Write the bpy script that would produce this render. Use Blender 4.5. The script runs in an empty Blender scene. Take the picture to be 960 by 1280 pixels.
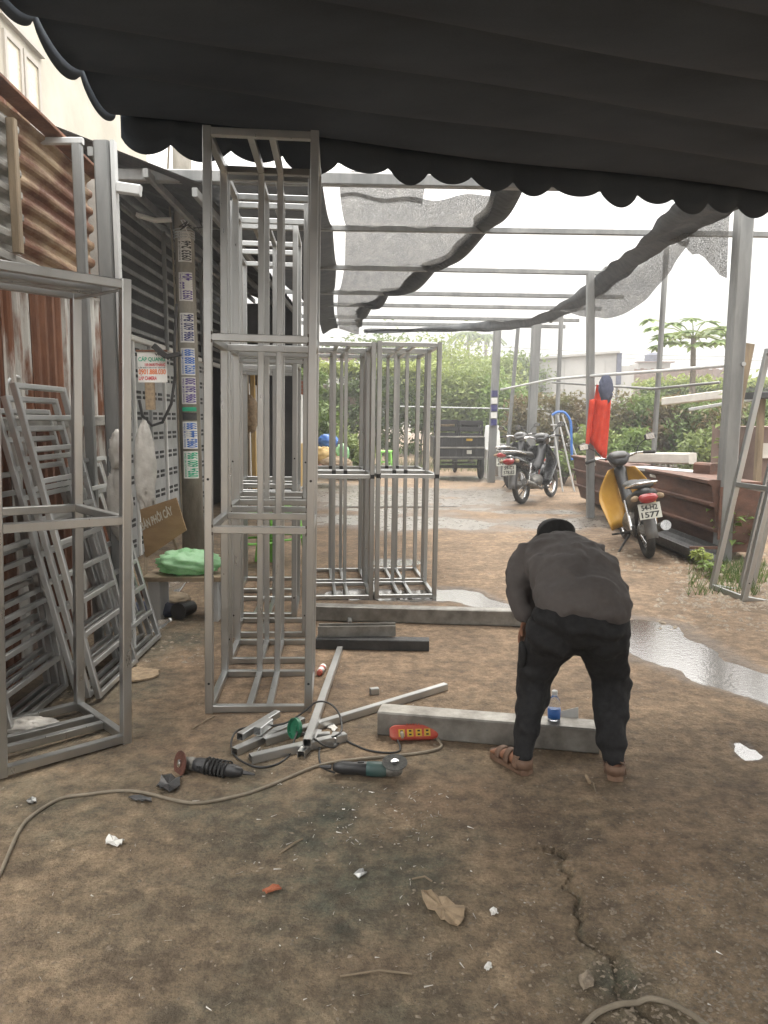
import bpy, math, random
import numpy as np
from mathutils import Vector, Matrix

random.seed(7); rng = np.random.default_rng(7)
SC = bpy.context.scene
COL = SC.collection
R = math.radians

# ------------------------------------------------------------------ camera
CAM_H = 1.6; PITCH = R(6.83)
cam_d = bpy.data.cameras.new('camera'); cam = bpy.data.objects.new('camera', cam_d); COL.objects.link(cam)
cam.location = (0, 0, CAM_H); cam.rotation_euler = (R(90) - PITCH, 0, 0)
cam_d.sensor_fit = 'VERTICAL'; cam_d.sensor_height = 36.0; cam_d.lens = 36.0 * 960 / 1280
cam_d.clip_end = 2000; cam_d.clip_start = 0.05
SC.camera = cam
# ------------------------------------------------------------------ world, sun, exposure
SUN_EL, SUN_AZ = R(58), R(14)          # azimuth measured from +Y (straight ahead) towards +X
W = bpy.data.worlds.new('World'); SC.world = W; W.use_nodes = True
nt = W.node_tree; nt.nodes.clear()
o_ = nt.nodes.new('ShaderNodeOutputWorld'); bg = nt.nodes.new('ShaderNodeBackground')
sky = nt.nodes.new('ShaderNodeTexSky'); sky.sky_type = 'NISHITA'; sky.sun_disc = False
sky.sun_elevation = SUN_EL; sky.sun_rotation = SUN_AZ; sky.dust_density = 4; sky.air_density = 1.0
tc = nt.nodes.new('ShaderNodeTexCoord'); sep = nt.nodes.new('ShaderNodeSeparateXYZ')
nt.links.new(tc.outputs['Generated'], sep.inputs[0])
# overcast luminance (CIE): (1 + 2 sin h) / 3, broken by soft clouds
mz = nt.nodes.new('ShaderNodeMath'); mz.operation = 'MAXIMUM'; mz.inputs[1].default_value = 0.0
nt.links.new(sep.outputs['Z'], mz.inputs[0])
pw = nt.nodes.new('ShaderNodeMath'); pw.operation = 'POWER'; pw.inputs[1].default_value = 1.25; nt.links.new(mz.outputs[0], pw.inputs[0])
lum = nt.nodes.new('ShaderNodeMath'); lum.operation = 'MULTIPLY_ADD'; lum.inputs[1].default_value = 46.0; lum.inputs[2].default_value = 3.2
nt.links.new(pw.outputs[0], lum.inputs[0])
mp = nt.nodes.new('ShaderNodeMapping'); mp.inputs['Scale'].default_value = (3.0, 3.0, 9.0)
nt.links.new(tc.outputs['Generated'], mp.inputs[0])
cn = nt.nodes.new('ShaderNodeTexNoise'); cn.inputs['Scale'].default_value = 1.6; cn.inputs['Detail'].default_value = 7; cn.inputs['Roughness'].default_value = .55
nt.links.new(mp.outputs[0], cn.inputs['Vector'])
cr = nt.nodes.new('ShaderNodeValToRGB')
cr.color_ramp.elements[0].position = .38; cr.color_ramp.elements[0].color = (.66, .65, .64, 1)
cr.color_ramp.elements[1].position = .62; cr.color_ramp.elements[1].color = (1.0, .965, .90, 1)
nt.links.new(cn.outputs['Fac'], cr.inputs[0])
mulc = nt.nodes.new('ShaderNodeVectorMath'); mulc.operation = 'SCALE'
nt.links.new(cr.outputs[0], mulc.inputs[0]); nt.links.new(lum.outputs[0], mulc.inputs['Scale'])
mixs = nt.nodes.new('ShaderNodeMixRGB'); mixs.inputs[0].default_value = .92
nt.links.new(sky.outputs[0], mixs.inputs[1]); nt.links.new(mulc.outputs[0], mixs.inputs[2])
nt.links.new(mixs.outputs[0], bg.inputs[0]); bg.inputs[1].default_value = 0.10
nt.links.new(bg.outputs[0], o_.inputs[0])
sd = bpy.data.lights.new('sun', 'SUN'); sun = bpy.data.objects.new('sun', sd); COL.objects.link(sun)
sd.energy = 1.5; sd.angle = R(10); sd.color = (1, .93, .82)
dirv = Vector((math.sin(SUN_AZ) * math.cos(SUN_EL), math.cos(SUN_AZ) * math.cos(SUN_EL), math.sin(SUN_EL)))
sun.rotation_euler = dirv.to_track_quat('Z', 'Y').to_euler()
SC.view_settings.view_transform = 'Standard'; SC.view_settings.look = 'None'
SC.view_settings.gamma = 1; SC.view_settings.exposure = 0.98; SC.view_settings.use_curve_mapping = False
SC.render.engine = 'CYCLES'

# ------------------------------------------------------------------ helpers
_c, _s = math.cos(PITCH), math.sin(PITCH)
def G(px, py, z=0.0):
    """point of the photograph (960 x 1280) met with the level z"""
    u = (px - 480) / 960; v = (640 - py) / 960
    dy = _c + v * _s; dz = v * _c - _s
    t = (z - CAM_H) / dz
    return Vector((u * t, dy * t, z))
def D(px, py, Y):
    """point of the photograph at the distance Y"""
    u = (px - 480) / 960; v = (640 - py) / 960
    t = Y / (_c + v * _s)
    return Vector((u * t, Y, CAM_H + (v * _c - _s) * t))

class MB:
    def __init__(s): s.v = []; s.f = []
    def add(s, vs, fs):
        n = len(s.v); s.v += [tuple(p) for p in vs]; s.f += [tuple(i + n for i in f) for f in fs]; return s
    def box(s, c, d, rot=None):
        c = Vector(c); M3 = rot if rot is not None else Matrix.Identity(3)
        vs = [c + M3 @ Vector((x * d[0] / 2, y * d[1] / 2, z * d[2] / 2)) for x in (-1, 1) for y in (-1, 1) for z in (-1, 1)]
        return s.add(vs, [(0, 1, 3, 2), (4, 6, 7, 5), (0, 4, 5, 1), (2, 3, 7, 6), (0, 2, 6, 4), (1, 5, 7, 3)])
    def bar(s, a, b, w, h=None, up=(0, 0, 1), ch=.12, hollow=False):
        """straight bar with a chamfered rectangular section, w across, h along up"""
        a = Vector(a); b = Vector(b); h = w if h is None else h
        t = (b - a).normalized(); up = Vector(up)
        if abs(t.dot(up)) > .98: up = Vector((0, 1, 0)) if abs(t.y) < .9 else Vector((1, 0, 0))
        x = t.cross(up).normalized(); y = x.cross(t)
        q = min(w, h) * ch
        sec = [(w/2-q, -h/2), (w/2, -h/2+q), (w/2, h/2-q), (w/2-q, h/2), (-w/2+q, h/2), (-w/2, h/2-q), (-w/2, -h/2+q), (-w/2+q, -h/2)]
        vs = [p + x * i + y * j for p in (a, b) for i, j in sec]
        fs = [(k, (k + 1) % 8, 8 + (k + 1) % 8, 8 + k) for k in range(8)]
        if hollow:
            k_ = 1 - .12; dep = min(.15, (b - a).length * .4)
            ins = [(i * k_, j * k_) for i, j in sec]
            vs += [p + x * i + y * j for p in (a, b) for i, j in ins]
            vs += [p + x * i + y * j for p in (a + t * dep, b - t * dep) for i, j in ins]
            for k in range(8):
                m = (k + 1) % 8
                fs += [(k, 16 + k, 16 + m, m), (16 + k, 32 + k, 32 + m, 16 + m), (8 + m, 24 + m, 24 + k, 8 + k), (24 + m, 40 + m, 40 + k, 24 + k)]
            fs += [tuple(range(32, 40)), tuple(range(47, 39, -1))]
        else:
            fs += [tuple(range(7, -1, -1)), tuple(range(8, 16))]
        return s.add(vs, fs)
    def loft(s, rings, cap=True, closed=False):
        n = len(rings[0]); vs = [p for r in rings for p in r]; fs = []
        m = len(rings)
        for i in range(m if closed else m - 1):
            a = i * n; b = ((i + 1) % m) * n
            for k in range(n): fs.append((a + k, a + (k + 1) % n, b + (k + 1) % n, b + k))
        if cap and not closed: fs += [tuple(range(n - 1, -1, -1)), tuple((m - 1) * n + k for k in range(n))]
        return s.add(vs, fs)
    def tube(s, pts, r, n=8, closed=False):
        pts = [Vector(p) for p in pts]; m = len(pts); rings = []
        rr = r if isinstance(r, (list, tuple)) else [r] * m
        up = Vector((0, 0, 1)); px = None
        for i, p in enumerate(pts):
            if closed: t = pts[(i + 1) % m] - pts[i - 1]
            else: t = pts[min(i + 1, m - 1)] - pts[max(i - 1, 0)]
            t.normalize()
            if px is None:
                px = t.cross(up)
                if px.length < .1: px = t.cross(Vector((0, 1, 0)))
            px = (px - t * px.dot(t)).normalized(); py = t.cross(px)
            rings.append([p + (px * math.cos(k * 2 * math.pi / n) + py * math.sin(k * 2 * math.pi / n)) * rr[i] for k in range(n)])
        return s.loft(rings, closed=closed)
    def limb(s, pts, radii, n=14, side=(1, 0, 0)):
        """closed loft of ellipses, rounded at both ends; radii = (across, thick) pairs"""
        pts = [Vector(p) for p in pts]; m = len(pts); rings = []; side = Vector(side)
        for i, p in enumerate(pts):
            t = (pts[min(i + 1, m - 1)] - pts[max(i - 1, 0)]).normalized()
            x = (side - t * side.dot(t)).normalized(); y = t.cross(x)
            a, b = radii[i] if isinstance(radii[i], tuple) else (radii[i], radii[i])
            def ring(c, k_): return [c + (x * math.cos(k * 2 * math.pi / n) * a + y * math.sin(k * 2 * math.pi / n) * b) * k_ for k in range(n)]
            if i == 0:
                for q in (.25, .7): rings.append(ring(p - t * min(a, b) * math.sqrt(1 - q * q) * .8, q))
            rings.append(ring(p, 1))
            if i == m - 1:
                for q in (.7, .25): rings.append(ring(p + t * min(a, b) * math.sqrt(1 - q * q) * .8, q))
        return s.loft(rings)
    def lathe(s, prof, n=20, M=None):
        M = M or Matrix.Identity(4)
        rings = [[M @ Vector((r * math.cos(k * 2 * math.pi / n), r * math.sin(k * 2 * math.pi / n), z)) for k in range(n)] for r, z in prof]
        return s.loft(rings)
    def prism(s, poly, a, b):
        """polygon points (Vectors) swept from offset a to offset b"""
        a = Vector(a); b = Vector(b); n = len(poly)
        vs = [Vector(p) + a for p in poly] + [Vector(p) + b for p in poly]
        fs = [tuple(range(n - 1, -1, -1)), tuple(range(n, 2 * n))] + [(k, (k + 1) % n, n + (k + 1) % n, n + k) for k in range(n)]
        return s.add(vs, fs)
    def sheet(s, grid, th=.002, nrm=None):
        """grid[i][j] of points made into a thin closed sheet"""
        g = [[Vector(p) for p in row] for row in grid]; ni, nj = len(g), len(g[0])
        A = []; B = []
        for i in range(ni):
            for j in range(nj):
                if nrm is None:
                    du = g[min(i+1, ni-1)][j] - g[max(i-1, 0)][j]; dv = g[i][min(j+1, nj-1)] - g[i][max(j-1, 0)]
                    q = du.cross(dv); q = q.normalized() if q.length > 1e-9 else Vector((0, 0, 1))
                else: q = Vector(nrm)
                A.append(g[i][j] + q * th / 2); B.append(g[i][j] - q * th / 2)
        N = ni * nj; fs = []
        for i in range(ni - 1):
            for j in range(nj - 1):
                a, b, c, d = i*nj+j, (i+1)*nj+j, (i+1)*nj+j+1, i*nj+j+1
                fs += [(a, b, c, d), (N+d, N+c, N+b, N+a)]
        rim = [(i*nj) for i in range(ni)] + [(ni-1)*nj+j for j in range(1, nj)] + [i*nj+nj-1 for i in range(ni-2, -1, -1)] + [j for j in range(nj-2, 0, -1)]
        for k in range(len(rim)):
            a, b = rim[k], rim[(k+1) % len(rim)]; fs.append((b, a, N+a, N+b))
        return s.add(A + B, fs)
    def build(s, name, mat, parent=None, smooth=False, loc=None):
        base = OFF.get(parent, Vector((0, 0, 0))) if parent else Vector(loc or (0, 0, 0))
        me = bpy.data.meshes.new(name)
        me.from_pydata([(p[0]-base[0], p[1]-base[1], p[2]-base[2]) for p in s.v], [], s.f)
        me.materials.append(mat)
        if smooth: me.polygons.foreach_set('use_smooth', [True] * len(me.polygons))
        ob = bpy.data.objects.new(name, me); COL.objects.link(ob)
        if parent: ob.parent = parent; OFF[ob] = base
        else: ob.location = base; OFF[ob] = base
        return ob
OFF = {}
def auto_smooth(ob, ang=35):
    me = ob.data
    me.polygons.foreach_set('use_smooth', [True] * len(me.polygons))
    me.set_sharp_from_angle(angle=R(ang)); return ob
def tag(o, label, cat=None, group=None, kind=None):
    if label: o['label'] = label
    if cat: o['category'] = cat
    if group: o['group'] = group
    if kind: o['kind'] = kind
    return o
def thing(name, label, cat, loc=(0, 0, 0), group=None):
    o = bpy.data.objects.new(name, None); COL.objects.link(o); o.location = loc; OFF[o] = Vector(loc)
    o.empty_display_size = .1
    return tag(o, label, cat, group)
def structure(o): o['kind'] = 'structure'; return o
def copy_tree(o, parent=None):
    c = o.copy(); COL.objects.link(c); c.parent = parent
    for ch in [k for k in o.children]: copy_tree(ch, c)
    return c
def quick(name, verts, faces, mat, parent=None, smooth=False):
    """numpy mesh; faces an (n, 3|4) array"""
    me = bpy.data.meshes.new(name); nv = len(verts); nf, k = faces.shape
    me.vertices.add(nv); me.vertices.foreach_set('co', np.asarray(verts, np.float32).ravel())
    me.loops.add(nf * k); me.loops.foreach_set('vertex_index', faces.astype(np.int32).ravel())
    me.polygons.add(nf); me.polygons.foreach_set('loop_start', np.arange(0, nf * k, k, dtype=np.int32))
    me.update(calc_edges=True); me.materials.append(mat)
    if smooth: me.polygons.foreach_set('use_smooth', [True] * nf)
    ob = bpy.data.objects.new(name, me); COL.objects.link(ob)
    if parent: ob.parent = parent; OFF[ob] = OFF.get(parent, Vector((0, 0, 0)))
    return ob
def vnoise(x, y, seed=0, oct=4):
    """value noise, roughly -1..1"""
    out = np.zeros_like(x, dtype=float); amp = 1; tot = 0
    for o in range(oct):
        r_ = np.random.default_rng(seed * 31 + o); T = r_.random((64, 64)) * 2 - 1
        xi = np.floor(x).astype(int); yi = np.floor(y).astype(int); fx = x - xi; fy = y - yi
        fx = fx * fx * (3 - 2 * fx); fy = fy * fy * (3 - 2 * fy)
        a = T[xi % 64, yi % 64]; b = T[(xi+1) % 64, yi % 64]; c = T[xi % 64, (yi+1) % 64]; d = T[(xi+1) % 64, (yi+1) % 64]
        out += amp * ((a*(1-fx)+b*fx)*(1-fy) + (c*(1-fx)+d*fx)*fy); tot += amp; amp *= .5; x = x*2.03+7.1; y = y*2.03+3.7
    return out / tot

# ------------------------------------------------------------------ materials
def _n(nt, t, **kw):
    n = nt.nodes.new(t)
    for k, v in kw.items():
        if k in n.inputs: n.inputs[k].default_value = v
        else: setattr(n, k, v)
    return n
def mat(name, col, rough=.6, metal=0, col2=None, scale=5, lo=.35, hi=.65, bump=.15, bscale=40, stretch=(1, 1, 1), spec=.5,
        trans=0, translucent=0, var=.12, rvar=.12, alpha=None, ior=1.5, sss=0, coat=0):
    m = bpy.data.materials.new(name); m.use_nodes = True; nt = m.node_tree; L = nt.links; nt.nodes.clear()
    out = _n(nt, 'ShaderNodeOutputMaterial'); b = _n(nt, 'ShaderNodeBsdfPrincipled')
    tc = _n(nt, 'ShaderNodeTexCoord'); oi = _n(nt, 'ShaderNodeObjectInfo')
    ad = _n(nt, 'ShaderNodeVectorMath', operation='ADD'); sc = _n(nt, 'ShaderNodeVectorMath', operation='SCALE'); 
    cb = _n(nt, 'ShaderNodeCombineXYZ'); L.new(oi.outputs['Random'], cb.inputs[0]); L.new(oi.outputs['Random'], cb.inputs[2])
    L.new(cb.outputs[0], sc.inputs[0]); sc.inputs['Scale'].default_value = 17.0
    mp = _n(nt, 'ShaderNodeMapping'); mp.inputs['Scale'].default_value = stretch
    L.new(tc.outputs['Object'], mp.inputs[0]); L.new(mp.outputs[0], ad.inputs[0]); L.new(sc.outputs[0], ad.inputs[1])
    n1 = _n(nt, 'ShaderNodeTexNoise', Scale=scale, Detail=6, Roughness=.62); L.new(ad.outputs[0], n1.inputs['Vector'])
    rp = _n(nt, 'ShaderNodeValToRGB'); e = rp.color_ramp.elements
    c2 = col2 if col2 else tuple(c * (1 + var * 2.2) for c in col)
    c1 = col if col2 else tuple(c * (1 - var * 2.2) for c in col)
    e[0].position = lo; e[0].color = (*c1, 1); e[1].position = hi; e[1].color = (*c2, 1)
    L.new(n1.outputs['Fac'], rp.inputs[0]); L.new(rp.outputs[0], b.inputs['Base Color'])
    n2 = _n(nt, 'ShaderNodeTexNoise', Scale=bscale, Detail=5, Roughness=.6); L.new(ad.outputs[0], n2.inputs['Vector'])
    mr = _n(nt, 'ShaderNodeMapRange'); mr.inputs['To Min'].default_value = max(0.02, rough - rvar); mr.inputs['To Max'].default_value = min(1, rough + rvar)
    mr.inputs['From Min'].default_value = .3; mr.inputs['From Max'].default_value = .7
    L.new(n2.outputs['Fac'], mr.inputs['Value']); L.new(mr.outputs[0], b.inputs['Roughness'])
    b.inputs['Metallic'].default_value = metal; b.inputs['Specular IOR Level'].default_value = spec; b.inputs['IOR'].default_value = ior
    b.inputs['Transmission Weight'].default_value = trans
    if coat: b.inputs['Coat Weight'].default_value = coat; b.inputs['Coat Roughness'].default_value = .15
    if bump:
        bp = _n(nt, 'ShaderNodeBump', Strength=bump, Distance=.02); L.new(n2.outputs['Fac'], bp.inputs['Height']); L.new(bp.outputs[0], b.inputs['Normal'])
    sh = b.outputs[0]
    if translucent:
        tr = _n(nt, 'ShaderNodeBsdfTranslucent'); L.new(rp.outputs[0], tr.inputs[0]); mx = _n(nt, 'ShaderNodeMixShader'); mx.inputs[0].default_value = translucent
        L.new(sh, mx.inputs[1]); L.new(tr.outputs[0], mx.inputs[2]); sh = mx.outputs[0]
    if alpha is not None:                    # a real open weave: streaked coverage
        tp = _n(nt, 'ShaderNodeBsdfTransparent'); mx = _n(nt, 'ShaderNodeMixShader')
        ma = _n(nt, 'ShaderNodeMapRange'); ma.inputs['To Min'].default_value = alpha[0]; ma.inputs['To Max'].default_value = alpha[1]
        ma.inputs['From Min'].default_value = .35; ma.inputs['From Max'].default_value = .62
        L.new(n2.outputs['Fac'], ma.inputs['Value']); L.new(ma.outputs[0], mx.inputs[0]); L.new(tp.outputs[0], mx.inputs[1]); L.new(sh, mx.inputs[2]); sh = mx.outputs[0]
    L.new(sh, out.inputs['Surface']); return m

def lin(r, g, b): return tuple(((c/255+.055)/1.055)**2.4 if c > 10 else c/255/12.92 for c in (r, g, b))
m_steel = mat('galvanised_steel', (.38, .385, .38), .32, .95, (.47, .475, .47), scale=3, bump=0, bscale=25, stretch=(1, 1, .25), rvar=.05)
m_steel_new = mat('bright_steel', (.46, .465, .46), .34, .9, (.54, .545, .54), scale=4, bump=0, bscale=30, rvar=.05)
m_steel_dull = mat('dull_beam_steel', (.16, .15, .135), .48, .6, (.30, .29, .265), scale=8, bump=.02, bscale=40)
m_bead = mat('weld_bead', (.09, .075, .06), .6, .5, (.2, .18, .16), scale=60, bump=.5, bscale=150)
m_weld = mat('weld_black', (.03, .03, .03), .6, .4)
m_darksteel = mat('dark_steel', (.035, .035, .036), .45, .5, (.07, .07, .07), scale=8)
m_post = mat('weathered_post', (.17, .175, .175), .5, .5, (.28, .285, .28), scale=4, stretch=(1, 1, .2), bump=.08)
m_post_light = mat('pale_painted_post', (.42, .43, .43), .55, .2, (.55, .56, .56), scale=4, stretch=(1, 1, .2), bump=.05)
m_black = mat('black_plastic', (.012, .012, .013), .42, 0, (.028, .028, .03), bump=.06, bscale=90)
m_blackgloss = mat('black_gloss_paint', (.012, .012, .014), .22, 0, (.03, .03, .032), bump=.02, coat=.4)
m_rubber = mat('tyre_rubber', (.018, .018, .018), .8, 0, (.045, .042, .038), scale=10, bump=.3, bscale=120)
m_chrome = mat('chrome', (.62, .62, .62), .2, 1, (.75, .75, .75), bump=.02)
m_rust = mat('rust_sheet', (.115, .048, .027), .75, .15, (.235, .108, .06), scale=5, bump=.25, bscale=60, stretch=(1, 1, .35))
m_rust_mix = mat('rust_on_zinc', (.16, .062, .028), .6, .3, (.50, .49, .46), scale=4, lo=.42, hi=.54, bump=.2, bscale=60, stretch=(1, 1.6, .3))
m_rust_pale = mat('pale_rusty_zinc', (.13, .052, .027), .6, .3, (.36, .27, .17), scale=4.0, lo=.44, hi=.66, bump=.2, bscale=60, stretch=(1, .5, 1.2))
m_zinc_dark = mat('weathered_zinc', (.16, .155, .145), .6, .4, (.34, .33, .30), scale=6, bump=.15, stretch=(1, .5, 2))
m_tin_dark = mat('dark_tin', (.022, .023, .025), .6, .3, (.055, .055, .058), scale=3, bump=.1)
m_brick = mat('clay_brick', (.30, .085, .04), .85, 0, (.42, .15, .075), scale=12, bump=.3, bscale=90)
m_mortar = mat('mortar', (.27, .25, .22), .9, 0, (.36, .34, .31), bump=.3)
m_cream = mat('cream_render', (.46, .43, .36), .85, 0, (.58, .545, .465), scale=1.2, bump=.1, bscale=30)
m_frame_cream = mat('cream_window_frame', (.42, .385, .34), .5, 0, (.48, .44, .39), bump=.03)
m_pane = mat('frosted_pane', (.62, .56, .42), .25, 0, (.72, .66, .52), scale=2, bump=.03, bscale=8)
m_gate = mat('grey_gate_paint', (.27, .28, .28), .5, .1, (.36, .37, .37), scale=4, bump=.06)
m_gate_w = mat('white_gate_trim', (.62, .62, .60), .5, 0, (.72, .72, .70), bump=.05)
m_dark = mat('dark_void', (.012, .012, .013), .8, 0, (.02, .02, .02), bump=0)
m_conc_pole = mat('concrete_pole', (.19, .175, .145), .85, 0, (.30, .28, .24), scale=7, bump=.3, bscale=60, stretch=(1, 1, .4))
m_white = mat('white_plastic', (.72, .72, .70), .5, 0, (.80, .80, .78), bump=.05)
m_paper = mat('white_paper', (.55, .54, .51), .8, 0, (.70, .69, .66), bump=.05)
m_awning = mat('awning_fabric', (.030, .040, .055), .85, 0, (.052, .066, .085), scale=1.1, lo=.3, hi=.7, bump=.10, bscale=120, stretch=(1, 2.5, 1), translucent=.22)
m_net = mat('shade_net', (.10, .10, .10), .85, 0, (.19, .185, .175), scale=3, bump=.2, bscale=70, stretch=(3.0, .8, 1.6), translucent=.4, alpha=(.20, .90))
m_net_dense = mat('shade_net_folded', (.045, .05, .055), .85, 0, (.085, .09, .095), scale=5, bump=.4, bscale=26, stretch=(1, 2.5, 1), translucent=.15, alpha=(.82, 1.0))
m_leaf = [mat('leaves_%d' % i, c1, .6, 0, c2, scale=1.1 if i < 5 else 5, bump=0, translucent=.35, lo=.3, hi=.7) for i, (c1, c2) in enumerate([
    ((.075, .125, .03), (.19, .25, .07)), ((.05, .09, .025), (.14, .19, .05)), ((.18, .23, .05), (.32, .37, .10)),
    ((.16, .10, .05), (.13, .14, .05)), ((.13, .18, .05), (.25, .30, .09)), ((.10, .165, .04), (.22, .30, .08))])]
m_bark = mat('bark', (.10, .085, .065), .9, 0, (.20, .17, .13), scale=14, bump=.5, stretch=(1, 1, .3))
m_wood = mat('brown_plywood', (.24, .15, .075), .7, 0, (.34, .22, .115), scale=3, bump=.08, stretch=(1, 1, 3))
m_woodgrey = mat('old_timber', (.15, .115, .075), .8, 0, (.27, .21, .14), scale=10, bump=.3, stretch=(1, 1, .2))
m_yellowwood = mat('yellow_timber', (.38, .25, .085), .7, 0, (.50, .35, .14), scale=8, stretch=(1, 1, .2))
m_green_bag = mat('green_plastic_bag', (.34, .66, .34), .35, 0, (.55, .85, .55), scale=6, bump=.5, bscale=18, translucent=.35)
m_green_chair = mat('green_plastic_chair', (.16, .48, .06), .4, 0, (.22, .58, .09), bump=.03)
m_clear_bag = mat('grey_plastic_bag', (.42, .40, .37), .4, 0, (.60, .58, .54), scale=7, bump=.5, bscale=22, translucent=.3)
m_red = mat('red_plastic', (.36, .05, .03), .55, 0, (.40, .13, .08), scale=14, lo=.45, hi=.8, bump=.08)
m_redcloth = mat('red_cloth', (.58, .04, .015), .8, 0, (.72, .07, .03), bump=.3, bscale=25, translucent=.25)
m_bluecloth = mat('navy_cloth', (.05, .06, .10), .85, 0, (.09, .10, .15), bump=.3, bscale=25)
m_yellow = mat('yellow_plastic', (.38, .19, .022), .42, 0, (.48, .27, .045), scale=4, bump=.03)
m_ochre = mat('socket_yellow', (.48, .30, .03), .5, 0)
m_teal = mat('teal_plastic', (.012, .055, .055), .5, 0, (.06, .085, .075), bump=.05)
m_green_dark = mat('dark_green_plastic', (.01, .10, .05), .4, 0, (.02, .15, .08), bump=.05)
m_abrasive = mat('abrasive_disc', (.05, .05, .048), .85, 0, (.10, .098, .09), scale=40, bump=.5, bscale=200)
m_abrasive_red = mat('worn_brown_disc', (.06, .02, .012), .8, 0, (.12, .045, .03), scale=20, bump=.4, bscale=150)
m_cable = mat('black_cable', (.012, .012, .012), .55, 0, (.025, .025, .025), bump=0)
m_hose = mat('grey_brown_cable', (.15, .125, .09), .7, 0, (.23, .195, .145), scale=9, bump=.1)
m_wallgrey = mat('grey_concrete_wall', (.30, .30, .295), .9, 0, (.42, .42, .41), scale=.5, bump=.2, bscale=6)
m_roofbrown = mat('brown_fence', (.13, .085, .07), .8, 0, (.2, .14, .115), scale=2)
m_troughrust = mat('rusty_trough', (.075, .042, .032), .7, .3, (.17, .088, .062), scale=5, bump=.3, bscale=40, stretch=(1, .35, 1.6))
m_slabwhite = mat('pale_board', (.50, .48, .44), .7, 0, (.62, .60, .55), scale=4)
m_blue = mat('blue_plastic', (.03, .12, .42), .4, 0, (.05, .18, .52))
m_navyprint = mat('navy_ink', (.03, .03, .14), .7, 0, bump=0)
m_purpleprint = mat('purple_ink', (.09, .045, .24), .7, 0, bump=0)
m_blueprint = mat('blue_ink', (.03, .13, .46), .7, 0, bump=0)
m_greenprint = mat('green_ink', (.02, .36, .20), .7, 0, bump=0)
m_redprint = mat('red_ink', (.55, .02, .03), .7, 0, bump=0)
m_orangeprint = mat('orange_ink', (.62, .14, .02), .7, 0, bump=0)
m_blackprint = mat('black_ink', (.02, .02, .02), .7, 0, bump=0)
m_whiteprint = mat('faded_white_paint', (.50, .46, .38), .8, 0, (.58, .54, .46), bump=0)
m_skin = mat('skin', (.20, .09, .05), .6, 0, (.27, .13, .075), scale=9, bump=.1)
m_shirt = mat('grey_brown_shirt', (.068, .060, .058), .9, 0, (.105, .094, .091), scale=2.5, bump=.12, bscale=45)
m_trousers = mat('black_trousers', (.0045, .0045, .005), .85, 0, (.009, .009, .0105), scale=3, bump=.12, bscale=45)
m_cap = mat('black_cap_cloth', (.011, .011, .011), .9, 0, (.02, .02, .02), bump=.25, bscale=40)
m_sandal = mat('brown_sandal', (.10, .055, .034), .7, 0, (.19, .115, .075), scale=9, bump=.1)
m_glassred = mat('red_lens', (.22, .012, .012), .18, 0, (.30, .02, .02), bump=.02, coat=.5)
m_plate = mat('plate_white', (.40, .40, .35), .5, 0, (.55, .55, .49), bump=.03)
m_clear = mat('clear_bottle', (.92, .95, .97), .05, 0, trans=.95, ior=1.3, bump=.02, var=.01)
m_cardboard = mat('cardboard', (.20, .145, .09), .85, 0, (.34, .255, .165), scale=25, bump=.3)
m_greyplastic = mat('grey_scooter_plastic', (.10, .10, .10), .4, 0, (.16, .16, .16), bump=.03)
m_seat = mat('worn_seat_vinyl', (.02, .02, .02), .5, 0, (.05, .048, .045), scale=12, bump=.1)
m_engine = mat('engine_alloy', (.10, .095, .085), .55, .6, (.24, .23, .21), scale=20, bump=.3, bscale=60)
m_pebble = mat('pebble', (.13, .105, .078), .85, 0, (.32, .265, .20), scale=40, bump=.2)
m_shaving = mat('metal_shaving', (.50, .48, .44), .45, .5, bump=0)
m_grass = mat('grass_blades', (.05, .10, .02), .6, 0, (.13, .19, .05), scale=3, bump=0, translucent=.3)

_textcache = {}
def text_mesh(txt):
    """flat text outline as mesh data, normalised: x 0..1 in width, y 0..1 in cap height"""
    if txt in _textcache: return _textcache[txt]
    cu = bpy.data.curves.new('lettering', 'FONT'); cu.body = txt; cu.size = 1; cu.resolution_u = 3
    cu.offset = .03
    ob = bpy.data.objects.new('lettering', cu); COL.objects.link(ob)
    bpy.context.view_layer.update()
    me = bpy.data.meshes.new_from_object(ob.evaluated_get(bpy.context.evaluated_depsgraph_get()))
    v = np.zeros(len(me.vertices) * 3); me.vertices.foreach_get('co', v); v = v.reshape(-1, 3)
    f = [tuple(p.vertices) for p in me.polygons]
    bpy.data.objects.remove(ob); bpy.data.curves.remove(cu); bpy.data.meshes.remove(me)
    lo, hi = v.min(0), v.max(0)
    w = hi[0] - lo[0]; v[:, 0] = (v[:, 0] - lo[0]) / w; v[:, 1] = v[:, 1] - min(0, 0)
    v[:, 1] /= .72
    _textcache[txt] = (v, f); return v, f
def text(txt, origin, xdir, ydir, w, h, material, parent, bend=None, lift=.0015):
    v, f = text_mesh(txt); origin = Vector(origin); xd = Vector(xdir).normalized(); yd = Vector(ydir).normalized(); n = xd.cross(yd)
    pts = [origin + xd * (p[0] * w) + yd * (p[1] * h) + n * lift for p in v]
    if bend: pts = [bend(p) for p in pts]
    return MB().add(pts, f).build('lettering', material, parent)

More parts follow.
